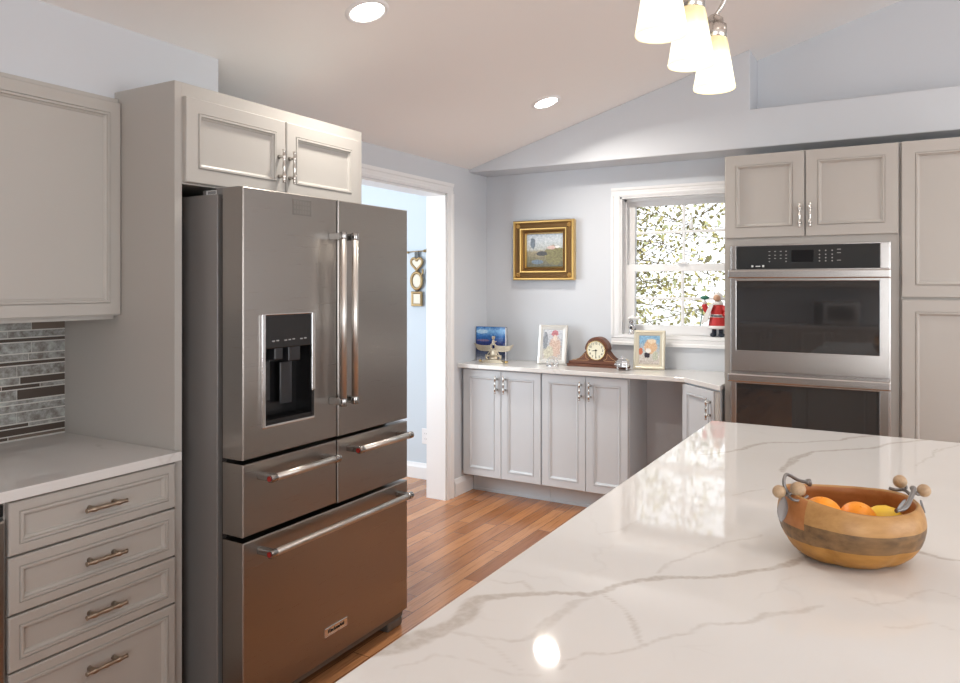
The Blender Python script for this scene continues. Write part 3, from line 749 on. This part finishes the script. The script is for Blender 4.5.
for i in range(len(rows)-1):
    for k in range(n):
        Fs.append((i*n+k, i*n+(k+1) % n, (i+1)*n+(k+1) % n, (i+1)*n+k))
        a = math.degrees(2*PI*(k+.5)/n)
        if i >= len(outer)-1: mi = 3 if i > len(outer) else 0
        else:
            h = rows[i][1]; mi = 0 if h >= .079 else (1 if h >= .042 else 2)
            if 180 < a < 210: mi = 3 if h > .066 else (1 if h > .04 else 2)
        Ms.append(mi)
b = len(m.v); m.v = V; m.f = [list(f) for f in Fs]; m.m = Ms; m.s = [True]*len(Fs)
m.obj('bowl_body', [WT, WM, WG, WR], bowl)
PEW = mat('pewter', (.24, .23, .225), .45, .8); BALL = wood('ball_wood', (.36, .24, .14), (.52, .37, .23), (40, 40, 40))
Rv = Vector((.8660254, .5, 0)); Fv = Vector((-.5, .8660254, 0))
binv = (Matrix.Translation(CB) @ Matrix.Rotation(RA, 4, 'Z')).inverted()
def at(px, py, Z):
    Z -= .045
    p = Vector((0, 0, 1.46))+Fv*Z+Rv*((px-480)/740*Z)+Vector((0, 0, (285-py)/740*Z)); return binv @ p
def smooth(pts, k=4):
    pts = [Vector(p) for p in pts]; out = []
    for i in range(len(pts)-1):
        p0, p1, p2, p3 = pts[max(i-1, 0)], pts[i], pts[i+1], pts[min(i+2, len(pts)-1)]
        for j in range(k):
            t_ = j/k; out.append(.5*((2*p1)+(-p0+p2)*t_+(2*p0-5*p1+4*p2-p3)*t_*t_+(-p0+3*p1-3*p2+p3)*t_**3))
    out.append(pts[-1]); return out
def leaf(m, c, d, s_, L_, W2):
    """leaf blade from c along d, side s_"""
    d = Vector(d).normalized(); s_ = Vector(s_).normalized(); nn = d.cross(s_)
    K = 7; V = []
    for i in range(K+1):
        f = i/K; w2 = W2*math.sin(PI*(f*.92+.04))**.8
        for e in (-1, 0, 1): V.append(Vector(c)+d*f*L_+s_*e*w2+nn*(.0016 if e == 0 else -.0005))
    F_ = []
    for i in range(K):
        for e in (0, 1): F_.append((i*3+e, i*3+e+1, i*3+4+e, i*3+3+e))
    off = len(V); V += [v-nn*.0018 for v in V]
    F2 = [tuple(off+q for q in f[::-1]) for f in F_]
    m.add(V, F_+F2, 0, True)
m = MB()
m.tube(smooth([at(795,499,1.52), at(789,494,1.52), at(784,484,1.52), at(785.5,475,1.53), at(790,475.5,1.54), at(798,480,1.56), at(806,482,1.58)]), .0034, 10)
m.tube(smooth([at(806,482,1.58), at(809,484,1.585), at(808,480,1.585)]), [.004]*4+[.006]*5, 8)
m.tube(smooth([at(787,494,1.515), at(792,499,1.50), at(800,500.5,1.495), at(808,496,1.50)]), .0028, 8)
m.tube(smooth([at(779,492,1.52), at(786,495,1.52), at(797,491,1.515)]), .003, 8)
leaf(m, at(784,497,1.515), at(782,520,1.50)-at(784,497,1.515), at(790,508,1.51)-at(780,508,1.51), .048, .0105)
h1 = m.obj('vine_handle', PEW, bowl)
MB().ball(at(779,491.5,1.52), .0128, 20).obj('wooden_ball', BALL, h1); MB().ball(at(798,489.5,1.515), .0150, 20).obj('wooden_ball', BALL, h1)
m = MB()
m.tube(smooth([at(896,511,1.45), at(905,508,1.46), at(910,500,1.48), at(914,489,1.51), at(912,488,1.53)]), [.004]*3+[.0045]*14, 10)
m.tube(smooth([at(889,488,1.60), at(896,490,1.59), at(904,490,1.57), at(911,495,1.53)]), .0034, 8)
m.tube(smooth([at(912,489,1.53), at(918,494,1.53), at(924,491,1.53)]), .0038, 8)
m.tube(smooth([at(905,491,1.57), at(906,486,1.57), at(900,482,1.57)]), .0032, 8)
leaf(m, at(906,500,1.45), at(893,512,1.445)-at(906,500,1.45), Rv*.3+Vector((0, 0, 1)), .024, .0065)
leaf(m, at(921,500,1.53), at(926,516,1.54)-at(921,500,1.53), at(929,507,1.56)-at(921,507,1.52), .032, .006)
h2 = m.obj('vine_handle', PEW, bowl)
MB().ball(at(900,481.5,1.575), .0135, 20).obj('wooden_ball', BALL, h2); MB().ball(at(924,490.5,1.53), .0128, 20).obj('wooden_ball', BALL, h2)
# fruit
ORM = mat('orange_peel', (.95, .33, .01), .42, 0, Subsurface_Weight=.0); bump(ORM, tex(ORM, coords(ORM), 260, 2), .35, .001)
YEL = mat('lemon_peel', (.93, .62, .05), .45); bump(YEL, tex(YEL, coords(YEL), 200, 2), .3, .001)
def fruit(name, label, cat, loc, r, mt, sc, g=None):
    o = MB().ball((0, 0, 0), r, 32, 0, sc); o.lathe([(.0001, r*sc[2]*.985), (.003, r*sc[2]*.99), (.002, r*sc[2]*1.02), (.0001, r*sc[2]*1.02)], (0, 0, 0), 8)
    o = o.obj(name, mt); o.location = loc; tag(o, label, cat, g); return o
def wpt(px, py, Z): return Vector((0, 0, 1.46))+Fv*Z+Rv*((px-480)/740*Z)+Vector((0, 0, (285-py)/740*Z))
fruit('orange', 'orange by the hanging metal leaf end of the wooden bowl', 'orange', wpt(822,515,1.455), .0375, ORM, (1, 1, .93), 'oranges in the wooden bowl')
fruit('orange', 'orange in the middle of the wooden bowl, next to the lemon', 'orange', wpt(858,519,1.455), .0345, ORM, (1, 1, .93), 'oranges in the wooden bowl').rotation_euler = (.4, .2, 0)
le = MB().lathe([(.0001, -.047), (.006, -.045), (.012, -.038), (.024, -.026), (.030, -.010), (.031, .006), (.026, .022), (.014, .036), (.006, .043), (.0001, .046)], (0, 0, 0), 28, 'x').obj('lemon', YEL)
le.location = wpt(884,521,1.49); le.rotation_euler = (0, 0, RA-.1); tag(le, 'yellow lemon inside the wooden bowl', 'lemon')

# ------------------------------------------------------------------ things on the back counter
GOLD = mat('old_gold', (.55, .36, .13), .38, 1); GOLDD = mat('dark_gilt', (.18, .10, .035), .5, .7); bump(GOLDD, tex(GOLDD, coords(GOLDD), 120, 3), .8, .004)
GOLDL = mat('bright_gilt', (.78, .55, .24), .32, 1)
pf = thing('framed_painting', 'small landscape painting in a deep ornate gold frame', 'painting', (-2.227, YB, 1.706), 0)
w2, h2_ = .236, .212
R = lambda i, y: (-w2+i, w2-i, -h2_+i, h2_-i, y)
m = MB(); m.rects([R(.004, 0), R(0, -.035), R(.0, -.050), R(.006, -.056), R(.014, -.056), R(.020, -.046), R(.030, -.042), R(.050, -.046), R(.056, -.054), R(.064, -.054), R(.072, -.040), R(.082, -.034), R(.088, -.038), R(.094, -.026), R(.096, -.020)], [2, 2, 0, 0, 0, 1, 1, 1, 0, 0, 1, 1, 2, 2, 2], cap1=False)
m.obj('frame', [GOLD, GOLDD, GOLDL], pf)
for sx_, sz_ in ((-1, -1), (1, -1), (1, 1), (-1, 1)):
    q = MB()
    for k in range(7):
        a = k*PI*2/7; q.ball((sx_*(w2-.038)+.011*math.cos(a), -.044, sz_*(h2_-.038)+.011*math.sin(a)), .0065, 8)
    q.ball((sx_*(w2-.038), -.046, sz_*(h2_-.038)), .007, 8); q.obj('corner_ornament', GOLD, pf)
pm = pic('landscape_oil', [(0, (.10, .10, .06)), (.25, (.20, .18, .10)), (.45, (.33, .28, .17)), (.52, (.45, .47, .44)), (.75, (.55, .60, .62)), (1, (.50, .56, .62))],
         [(.78, .36, .30, .28, (.20, .18, .07)), (.17, .72, .07, .17, (.16, .20, .24)), (.42, .40, .16, .07, (.06, .06, .06)), (.30, .15, .16, .07, (.14, .19, .24)), (.68, .58, .12, .06, (.65, .45, .40)), (.85, .60, .07, .04, (.8, .78, .74))], .4)
MB().rects([(-.141, .141, -.117, .117, -.012), (-.141, .141, -.117, .117, -.019)]).obj('canvas', pm, pf)

def photo_frame(label, x, y, w_, h_, fm, pm, border, rz, tilt):
    t_ = thing('picture_frame', label, 'picture frame', (x, y, .915), rz, 'photo frames on the back counter')
    M_ = Matrix.Rotation(-tilt, 4, 'X')
    m = MB(); m.M = M_; R = lambda i, yy: (-w_/2+i, w_/2-i, .001+i, h_-i, yy)
    m.rects([R(0, .012), R(0, -.002), R(.003, -.006), R(border*.35, -.008), R(border*.5, -.005), R(border-.004, -.004), R(border, .0)], cap1=False)
    m.obj('frame', fm, t_)
    m = MB(); m.M = M_; m.rects([(-w_/2+border-.003, w_/2-border+.003, border-.003, h_-border+.003, .004), (-w_/2+border-.003, w_/2-border+.003, border-.003, h_-border+.003, -.0005)])
    m.obj('photo', pm, t_)
    th = tilt+.5; m = MB()
    top_ = M_ @ Vector((0, .012, h_*.62)); m.add([(-.025, top_.y, top_.z), (.025, top_.y, top_.z), (.035, top_.y+h_*.28, .001), (-.035, top_.y+h_*.28, .001), (-.025, top_.y+.004, top_.z), (.025, top_.y+.004, top_.z), (.035, top_.y+h_*.28+.004, .001), (-.035, top_.y+h_*.28+.004, .001)], [(0,1,2,3), (7,6,5,4), (0,1,5,4), (1,2,6,5), (2,3,7,6), (3,0,4,7)])
    m.obj('easel_back', BLACK, t_)
SILV = mat('silver_frame', (.80, .79, .75), .28, .6); CHAM = mat('champagne_frame', (.66, .62, .50), .35, .45)
p1 = pic('family_photo', [(0, (.55, .50, .46)), (.5, (.42, .44, .48)), (1, (.60, .62, .66))], [(.62, .42, .30, .34, (.58, .43, .36)), (.30, .25, .26, .22, (.55, .52, .42)), (.60, .86, .17, .11, (.48, .20, .22)), (.62, .72, .11, .11, (.70, .60, .52)), (.14, .62, .12, .3, (.25, .27, .30))])
p2 = pic('beach_photo', [(0, (.55, .50, .46)), (.3, (.60, .57, .53)), (.55, (.42, .48, .52)), (.78, (.22, .40, .58)), (1, (.26, .46, .66))], [(.55, .60, .30, .26, (.68, .45, .28)), (.62, .80, .2, .08, (.80, .66, .48)), (.10, .45, .10, .12, (.55, .18, .10)), (.40, .33, .14, .10, (.04, .035, .05)), (.78, .30, .14, .16, (.50, .52, .42)), (.45, .48, .12, .08, (.85, .82, .78))])
photo_frame('silver photo frame between the blue book and the mantel clock, showing people', -2.115, 4.645, .205, .272, SILV, p1, .033, .10, .17)
photo_frame('champagne photo frame below the window, with a beach picture', -1.440, 4.665, .200, .255, CHAM, p2, .035, .16, .20)
# mantel clock
MAH = wood('mahogany', (.085, .028, .014), (.17, .06, .028), (4, 40, 40)); CREAM = mat('clock_face', (.80, .76, .60), .4); BRS = mat('brass', (.72, .52, .24), .25, 1)
INL = mat('inlay_wood', (.50, .28, .12), .3)
ck = thing('mantel_clock', 'dark mahogany tambour mantel clock with round cream dial', 'clock', (-1.783, 4.665, .915), 0)
W2_ = .198; cz_ = .112; cr_ = .088
pts = [(-W2_, .018), (-W2_, .036)]
for i in range(11):
    f = i/10; x = -W2_+.005+(W2_-.078)*f; pts.append((x, .036+.075*f**2.3))
aa0 = math.radians(196)
for i in range(21):
    a = math.radians(178-i*176/20); pts.append((cr_*math.cos(a)*.93, cz_+cr_*math.sin(a)*1.0))
pts = [p for p in pts if True]
rt = [(-x, z) for x, z in pts[12:1:-1]]
poly = pts+[(-x, z) for x, z in reversed(pts[:13])]
# remove near duplicates
pp = []
for p in poly:
    if not pp or (abs(p[0]-pp[-1][0])+abs(p[1]-pp[-1][1])) > .002: pp.append(p)
MB().prism(pp, -.038, .038, 'y').obj('case', MAH, ck, bevel=.004)
MB().box(-W2_-.008, W2_+.008, -.048, .048, .0, .018).obj('base', MAH, ck, bevel=.003)
c0 = (0, 0, cz_)
MB().lathe([(.065, -.040), (.066, -.045), (.063, -.048), (.060, -.046), (.060, -.040)], c0, 48, 'y', cap=False).obj('bezel', BRS, ck)
fc = MB().lathe([(.0001, -.0435), (.0605, -.0435), (.0605, -.038), (.0001, -.038)], c0, 48, 'y', smooth=False, cap=False).obj('dial', CREAM, ck)
for k in range(12):
    a = k*PI/6
    text_mb(str(k or 12), .021, (math.sin(a)*.047, -.0440, cz_+math.cos(a)*.047), 'numeral', BLACK, fc)
m = MB()
def hand(m, deg, L_, w_):
    a = math.radians(deg); d = Vector((math.sin(a), 0, math.cos(a))); s_ = Vector((d.z, 0, -d.x)); c = Vector((0, -.0455, cz_))
    V = [c-d*.008-s_*w_, c-d*.008+s_*w_, c+d*L_+s_*w_*.4, c+d*L_-s_*w_*.4]; m.add(V+[v+Vector((0, -.001, 0)) for v in V], [(0,1,2,3), (7,6,5,4), (0,1,5,4), (1,2,6,5), (2,3,7,6), (3,0,4,7)])
hand(m, 262, .030, .0022); hand(m, 183, .042, .0018); m.lathe([(.004, -.048), (.004, -.044)], (0, 0, cz_), 12, 'y')
m.obj('hands', BLACK, ck)
for s_ in (-1, 1): MB().tube(smooth([(s_*.170, -.0385, .043), (s_*.11, -.0385, .060), (s_*.08, -.0385, .090), (s_*.072, -.0385, .060), (s_*.055, -.0385, .045), (s_*.170, -.0385, .042)]), .0013, 6).obj('inlay', INL, ck)
# silver trinket box
SIL = mat('silver', (.80, .80, .82), .22, 1)
tb = thing('trinket_box', 'small silver footed trinket box in front of the clock', 'trinket box', (-1.582, 4.562, .915), .3)
m = MB(); m.lathe([(.040, .020), (.046, .024), (.046, .050), (.043, .056)], (0, 0, 0), 8, smooth=False)
for k in range(8):
    a = 2*PI*k/8+PI/8
    m.ball((.046*math.cos(a), .046*math.sin(a), .038), .006, 8)
m.obj('body', SIL, tb)
MB().lathe([(.048, .056), (.048, .060), (.030, .074), (.012, .081), (.005, .084), (.008, .089), (.0001, .095)], (0, 0, 0), 8, smooth=False).obj('lid', SIL, tb)
for k in range(4):
    a = PI/4+k*PI/2; c, s_ = math.cos(a), math.sin(a)
    MB().tube(smooth([(.036*c, .036*s_, .026), (.042*c, .042*s_, .014), (.036*c, .036*s_, .006), (.044*c, .044*s_, .003)]), .003, 8).obj('leg', SIL, tb)
# glass trinket before the first photo frame
CRY = mat('crystal', (.93, .95, .97), .05, 0, Transmission_Weight=.75, IOR=1.45)
gl = thing('crystal_ornament', 'small clear crystal ornament in front of the silver photo frame', 'ornament', (-2.062, 4.545, .915), 0)
m = MB(); m.tube([(.042*math.cos(PI*i/14), 0, .014+.050*math.sin(PI*i/14)) for i in range(15)], .0045, 8); m.ball((0, 0, .032), .018, 12); m.ball((-.028, 0, .017), .012, 10); m.ball((.028, 0, .017), .012, 10)
m.obj('body', CRY, gl)
MB().lathe([(.045, 0), (.047, .004), (.040, .009), (.02, .012)], (0, 0, 0), 24, sy=.6).obj('base', SIL, gl)
# blue book standing in the corner
bk = thing('hardcover_book', 'blue hardcover book standing upright behind the winged figurine', 'book', (-2.584, 4.632, .915), 0)
bm_ = pic('book_cover', [(0, (.55, .56, .60)), (.14, (.10, .12, .18)), (.35, (.02, .03, .10)), (.55, (.02, .04, .20)), (.72, (.03, .16, .48)), (.9, (.22, .48, .80)), (1, (.05, .18, .50))], [(.22, .86, .20, .06, (.45, .68, .88)), (.25, .60, .22, .03, (.22, .16, .26))], .2)
MB().box(-.118, .118, -.006, -.003, .0, .245).obj('cover', bm_, bk)
MB().box(-.118, .118, .022, .025, 0, .245).box(-.121, -.117, -.006, .025, 0, .245).obj('back_cover', mat('navy', (.02, .03, .09), .3), bk)
MB().box(-.115, .115, -.003, .022, .004, .241).obj('pages', WHITE, bk)
# winged figurine
WG_ = mat('pale_brass', (.55, .48, .37), .38, .8)
wf = thing('winged_figurine', 'pale gold winged figurine on a stepped base before the blue book', 'figurine', (-2.515, 4.545, .915), .0)
m = MB(); m.box(-.090, .090, -.024, .024, 0, .010); m.box(-.075, .075, -.020, .020, .010, .020); m.obj('base', WG_, wf, bevel=.003)
m = MB()
for s_ in (-1, 1):
    for k in range(5):
        z_ = .124-.0085*k; L_ = .158-.006*k
        m.tube(smooth([(s_*.010, 0, z_-.002), (s_*.05, -.002, z_-.008), (s_*L_*.75, -.002, z_-.006), (s_*L_, 0, z_+.006)]), [.0042]*11+[.004, .003], 6)
m.obj('wings', WG_, wf)
m = MB(); m.tube(smooth([(0, 0, .125), (0, -.002, .142), (.0, 0, .160)]), [.013, .012, .012, .012, .011, .010, .009, .008, .007], 12); m.ball((0, -.001, .172), .011, 14); m.lathe([(.011, .174), (.013, .181), (.009, .186)], (0, 0, 0), 14)
m.tube(smooth([(.005, -.004, .150), (.018, -.012, .146), (.030, -.014, .152)]), .0035, 8)
m.tube([(.022*math.cos(2*PI*i/20), -.004, .112+.022*math.sin(2*PI*i/20)) for i in range(20)], .005, 8, closed=True)
m.lathe([(.035, .040), (.030, .062), (.022, .085), (.014, .100)], (0, 0, 0), 16, sy=.35)
for s_ in (-1, 1): m.tube(smooth([(s_*.014, 0, .092), (s_*.034, -.002, .072), (s_*.050, -.002, .050), (s_*.062, -.002, .045), (s_*.058, -.002, .055)]), .004, 8); m.tube(smooth([(s_*.045, 0, .020), (s_*.060, -.002, .038), (s_*.030, 0, .050)]), .006, 8)
m.lathe([(.040, .018), (.034, .030), (.034, .042)], (0, 0, 0), 16, sy=.5)
m.obj('figure', WG_, wf)
for s_ in (-1, 1): MB().ball((s_*.104, -.004, .010), .0105, 14, 0, (1.3, 1, 1)).obj('base_scroll', BRS, wf)

# window sill pieces
hf = thing('holiday_figurine', 'small doll figurine in red and white coat with black boots on the window sill', 'figurine', (-1.040, YB+.012, WZ0+.006), 0)
RC = mat('red_coat', (.55, .03, .03), .5); WC = mat('white_fur', (.86, .85, .84), .8); BKB = mat('black_boot', (.02, .03, .05), .3); SK = mat('figurine_skin', (.62, .38, .26), .5); GRN = mat('green_bag', (.03, .18, .12), .6)
m = MB(); m.ball((-.022, -.006, .012), .017, 12, 0, (1.1, 1.4, .75)); m.ball((.024, -.006, .012), .017, 12, 0, (1.1, 1.4, .75)); m.lathe([(.013, .01), (.013, .05)], (-.018, 0, 0), 12); m.lathe([(.013, .01), (.013, .05)], (.020, 0, 0), 12); m.obj('boots', BKB, hf)
m = MB(); m.lathe([(.052, .048), (.050, .06), (.044, .10), (.037, .125), (.040, .15), (.036, .178), (.020, .19)], (0, 0, 0), 20, sy=.7); m.tube(smooth([(-.028, 0, .165), (-.060, -.008, .150), (-.070, -.014, .185)]), [.017]*5+[.015]*4, 10); m.tube(smooth([(.028, 0, .165), (.052, -.01, .145), (.045, -.028, .12)]), .015, 10); m.obj('coat', RC, hf)
m = MB(); m.lathe([(.050, .046), (.056, .052), (.056, .058), (.050, .064)], (0, 0, 0), 20, sy=.72, cap=False); m.lathe([(.040, .112), (.043, .120), (.040, .128)], (0, 0, 0), 20, sy=.74, cap=False); m.lathe([(.030, .182), (.034, .192), (.026, .200)], (0, 0, 0), 16, sy=.8, cap=False); m.ball((0, .008, .226), .028, 14); m.ball((-.068, -.014, .196), .013, 10); m.prism([(-.035, .185), (-.012, .190), (-.05, .085), (-.085, .075)], -.040, -.030, 'y'); m.obj('white_trim', WC, hf)
MB().ball((0, -.012, .220), .020, 14).obj('face', SK, hf)
hf.scale = (1.12, 1.12, 1.12)
MB().lathe([(.041, .116), (.041, .124)], (0, 0, 0), 20, sy=.80, cap=False).obj('belt', BKB, hf)
MB().tube([(-.092, -.02, .06), (-.066, -.018, .22)], .0025, 6).ball((-.066, -.016, .222), .016, 10, 0, (1.6, .8, .7)).obj('sprig_staff', GRN, hf)
sf = thing('silver_figurine', 'small silver and black figurine on the window sill, behind the champagne frame', 'figurine', (-1.598, YB+.010, WZ0+.006), 0)
m = MB(); m.lathe([(.024, 0), (.026, .006), (.018, .012), (.020, .035), (.024, .05), (.016, .062), (.010, .066)], (0, 0, 0), 16); m.ball((0, -.002, .080), .018, 14); m.obj('body', SIL, sf)
m = MB(); m.ball((-.007, -.018, .083), .005, 8); m.ball((.007, -.018, .083), .005, 8); m.ball((0, -.020, .045), .010, 8); m.ball((.020, 0, .030), .009, 8); m.obj('dark_accent', BKB, sf)
MB().tube(smooth([(-.022, 0, .102), (0, -.006, .112), (.03, -.004, .104), (.052, 0, .110)]), [.010]*4+[.012]*4+[.009]*5, 10).obj('white_top', WC, sf)
sn = thing('hanging_ornament', 'small white ornament hanging against the upper window pane', 'ornament', (-1.222, YB+.078, 1.83), 0)
m = MB(); m.ball((0, 0, .062), .010, 12, 0, (1, .5, 1)); m.lathe([(.0001, .05), (.016, .035), (.011, .0), (.0001, -.005)], (0, 0, 0), 8, sy=.5, smooth=False); m.obj('body', WHITE, sn)
MB().tube([(0, .006, .06), (0, .010, .09)], .006, 8).obj('suction_hook', WHITE, sn)

# ------------------------------------------------------------------ hall
hr = thing('hanging_mini_frames', 'three small antique frames hanging in a row on the hall wall', 'wall decoration', (-3.205, 4.60, 0), 0)
AG = mat('antique_gold', (.34, .24, .12), .4, .8); PH = mat('faded_photo', (.80, .74, .62), .5)
m = MB(); m.tube([(-.13, 0, 1.708), (.075, 0, 1.716)], .004, 8); m.ball((.10, 0, 1.718), .020, 12); m.ball((.070, 0, 1.716), .011, 10); m.box(-.095, -.085, 0, .02, 1.70, 1.716); m.box(.055, .065, 0, .02, 1.706, 1.72); m.obj('rod', AG, hr)
m = MB(); m.box(-.018, .018, -.006, .004, 1.665, 1.712); m.box(-.012, .012, -.002, .004, 1.55, 1.60); m.box(-.014, .014, -.002, .004, 1.405, 1.43); m.obj('ribbon', BLACK, hr)
m = MB(); hp = []
for i in range(28):
    a = 2*PI*i/28; hp.append((.0034*16*math.sin(a)**3*.95, -.004, 1.622+.0034*(13*math.cos(a)-5*math.cos(2*a)-2*math.cos(3*a)-math.cos(4*a))))
hp = [p for i, p in enumerate(hp) if i != 0]
m.tube(hp, .010, 8, closed=True); m.obj('heart_frame', AG, hr)
m = MB(); m.prism([(p[0]*.85, 1.622+(p[2]-1.622)*.85) for p in hp], -.004, .002, 'y'); m.obj('heart_photo', PH, hr)
m = MB(); m.tube([(.048*math.cos(2*PI*i/28), -.004, 1.492+.062*math.sin(2*PI*i/28)) for i in range(28)], .012, 8, closed=True); m.tube(smooth([(.04, -.004, 1.53), (.058, -.006, 1.555), (.052, -.004, 1.58)]), .008, 8); m.obj('oval_frame', AG, hr)
m = MB(); m.lathe([(.05, -.004), (.05, .002)], (0, 0, 1.492), 24, 'y', sx=.9, sy=1.15); m.obj('oval_photo', PH, hr)
q = (-.050, .050, 1.300, 1.412)
m = MB(); R = lambda i, y: (q[0]+i, q[1]-i, q[2]+i, q[3]-i, y); m.rects([R(0, .004), R(0, -.006), R(.004, -.010), R(.014, -.008), R(.022, -.002)]); m.obj('square_frame', AG, hr)
MB().box(q[0]+.02, q[1]-.02, -.004, -.001, q[2]+.02, q[3]-.02).obj('square_photo', PH, hr)
ou = thing('wall_outlet', 'white duplex outlet on the blue hall wall', 'outlet', (-3.135, 4.62, .322), 0)
MB().rects([(-.036, .036, -.058, .058, 0), (-.036, .036, -.058, .058, -.004), (-.033, .033, -.055, .055, -.006)]).obj('plate', WHITE, ou)
for z_ in (-.02, .02):
    s_ = MB().lathe([(.017, -.008), (.017, -.006)], (0, 0, z_), 20, 'y').obj('socket', WHITE, ou)
    MB().box(-.008, -.006, -.0085, -.008, z_-.004, z_+.006).box(.006, .008, -.0085, -.008, z_-.004, z_+.006).obj('slots', BLACK, s_)

# ------------------------------------------------------------------ lamps
def emis(name, col, s_):
    m = bpy.data.materials.new(name); m.use_nodes = True; b_ = bs(m)
    b_.inputs['Base Color'].default_value = (.8, .8, .8, 1); b_.inputs['Emission Color'].default_value = (*col, 1); b_.inputs['Emission Strength'].default_value = s_; return m
LED = emis('downlight_lens', (1, .95, .86), 14)
slope = math.atan(SL)
for x, y, lb in ((.95, 3.4, 'added unseen downlight over the pantry side of the island'), (.95, .9, 'added unseen downlight over the near end of the island'),(-1.84, 2.298, 'round recessed downlight in the sloped ceiling near the refrigerator, larger of the two'), (-1.841, 3.966, 'round recessed downlight in the sloped ceiling near the back wall, beside the gable edge')):  # first two lamps are unseen, added to brighten the room
    t_ = thing('recessed_downlight', lb, 'ceiling light', (x, y, zc(x)), 0, 'recessed ceiling downlights'); t_.rotation_euler = (0, -slope, 0)
    MB().lathe([(.066, -.002), (.070, -.008), (.078, -.009), (.086, -.004), (.088, .0)], (0, 0, 0), 40, cap=False).obj('trim_ring', WHITE, t_)
    MB().lathe([(.0001, -.004), (.067, -.004), (.067, .0), (.0001, .0)], (0, 0, 0), 40, cap=False).obj('lens', LED, t_)
    l = bpy.data.lights.new('downlight', 'AREA'); l.shape = 'DISK'; l.size = .13; l.energy = 13 if y > 3.5 and x < 0 else 10; l.color = (1, .93, .84); l.spread = math.radians(150)
    o = bpy.data.objects.new('downlight', l); COL.objects.link(o); o.parent = t_; o.location = (0, 0, -.012)
# pendant over the island
sh = bpy.data.materials.new('lit_opal_glass'); sh.use_nodes = True
b_ = bs(sh); b_.inputs['Base Color'].default_value = (.55, .50, .38, 1); b_.inputs['Roughness'].default_value = .25
tc = nd(sh, 'ShaderNodeTexCoord'); sp = nd(sh, 'ShaderNodeSeparateXYZ'); ln(sh, tc.outputs['Object'], sp.inputs[0])
e_ = ramp(sh, sp.outputs[2], [(.0, (1, .86, .50)), (.022, (1, .92, .66)), (.045, (1, .97, .82)), (.085, (1, .94, .74)), (.108, (1, .82, .40)), (.14, (.95, .70, .26))]); ln(sh, e_, b_.inputs['Emission Color'])
st = nd(sh, 'ShaderNodeMapRange'); ln(sh, sp.outputs[2], st.inputs[0]); st.inputs[1].default_value = .07; st.inputs[2].default_value = .125; st.inputs[3].default_value = 1.35; st.inputs[4].default_value = .55
ln(sh, st.outputs[0], b_.inputs['Emission Strength'])
ZS = 2.002
pe = thing('island_pendant', 'brushed nickel chandelier with tapered opal glass shades above the island', 'chandelier', (-.463, 1.846, ZS), 0)
m = MB(); m.tube([(0, -.30, .33), (0, .30, .33)], .009, 14); m.tube([(0, 0, .33), (0, 0, zc(-.463)-ZS-.02)], .009, 14)
m.lathe([(.0001, .30), (.022, .31), (.028, .33), (.022, .35), (.0001, .36)], (0, 0, 0), 24); m.obj('stem', NICKEL, pe)
cz0 = zc(-.463)-ZS
ca = MB().lathe([(.065, -.03), (.065, -.008), (.055, .012)], (0, 0, 0), 32).obj('canopy', NICKEL, pe); ca.location = (0, 0, cz0); ca.rotation_euler = (0, -slope, 0)
for dy in (-.256, 0, .254):
    m = MB(); m.tube(smooth([(0, dy*.8, .33), (.02, dy*.9, .305), (.03, dy, .26), (.018, dy, .225), (0, dy, .20)]), .006, 10); a_ = m.obj('arm', NICKEL, pe)
    MB().lathe([(.012, .205), (.024, .195), (.026, .178), (.033, .176), (.034, .140), (.032, .138)], (0, dy, 0), 32).obj('socket_cup', NICKEL, a_)
    s_ = MB().lathe([(.0335, .139), (.037, .125), (.044, .08), (.052, .03), (.0565, .004), (.055, .0), (.052, .002), (.048, .03), (.041, .08), (.034, .125), (.031, .137)], (0, 0, 0), 40, cap=False).obj('lamp_shade', sh, pe)
    s_.location = (0, dy, 0)
    bb = MB().ball((0, 0, .075), .024, 16, 0, (1, 1, 1.3)).lathe([(.012, .10), (.012, .14)], (0, 0, 0), 12).obj('bulb', emis('bulb_glow', (1, .9, .7), 9), s_)
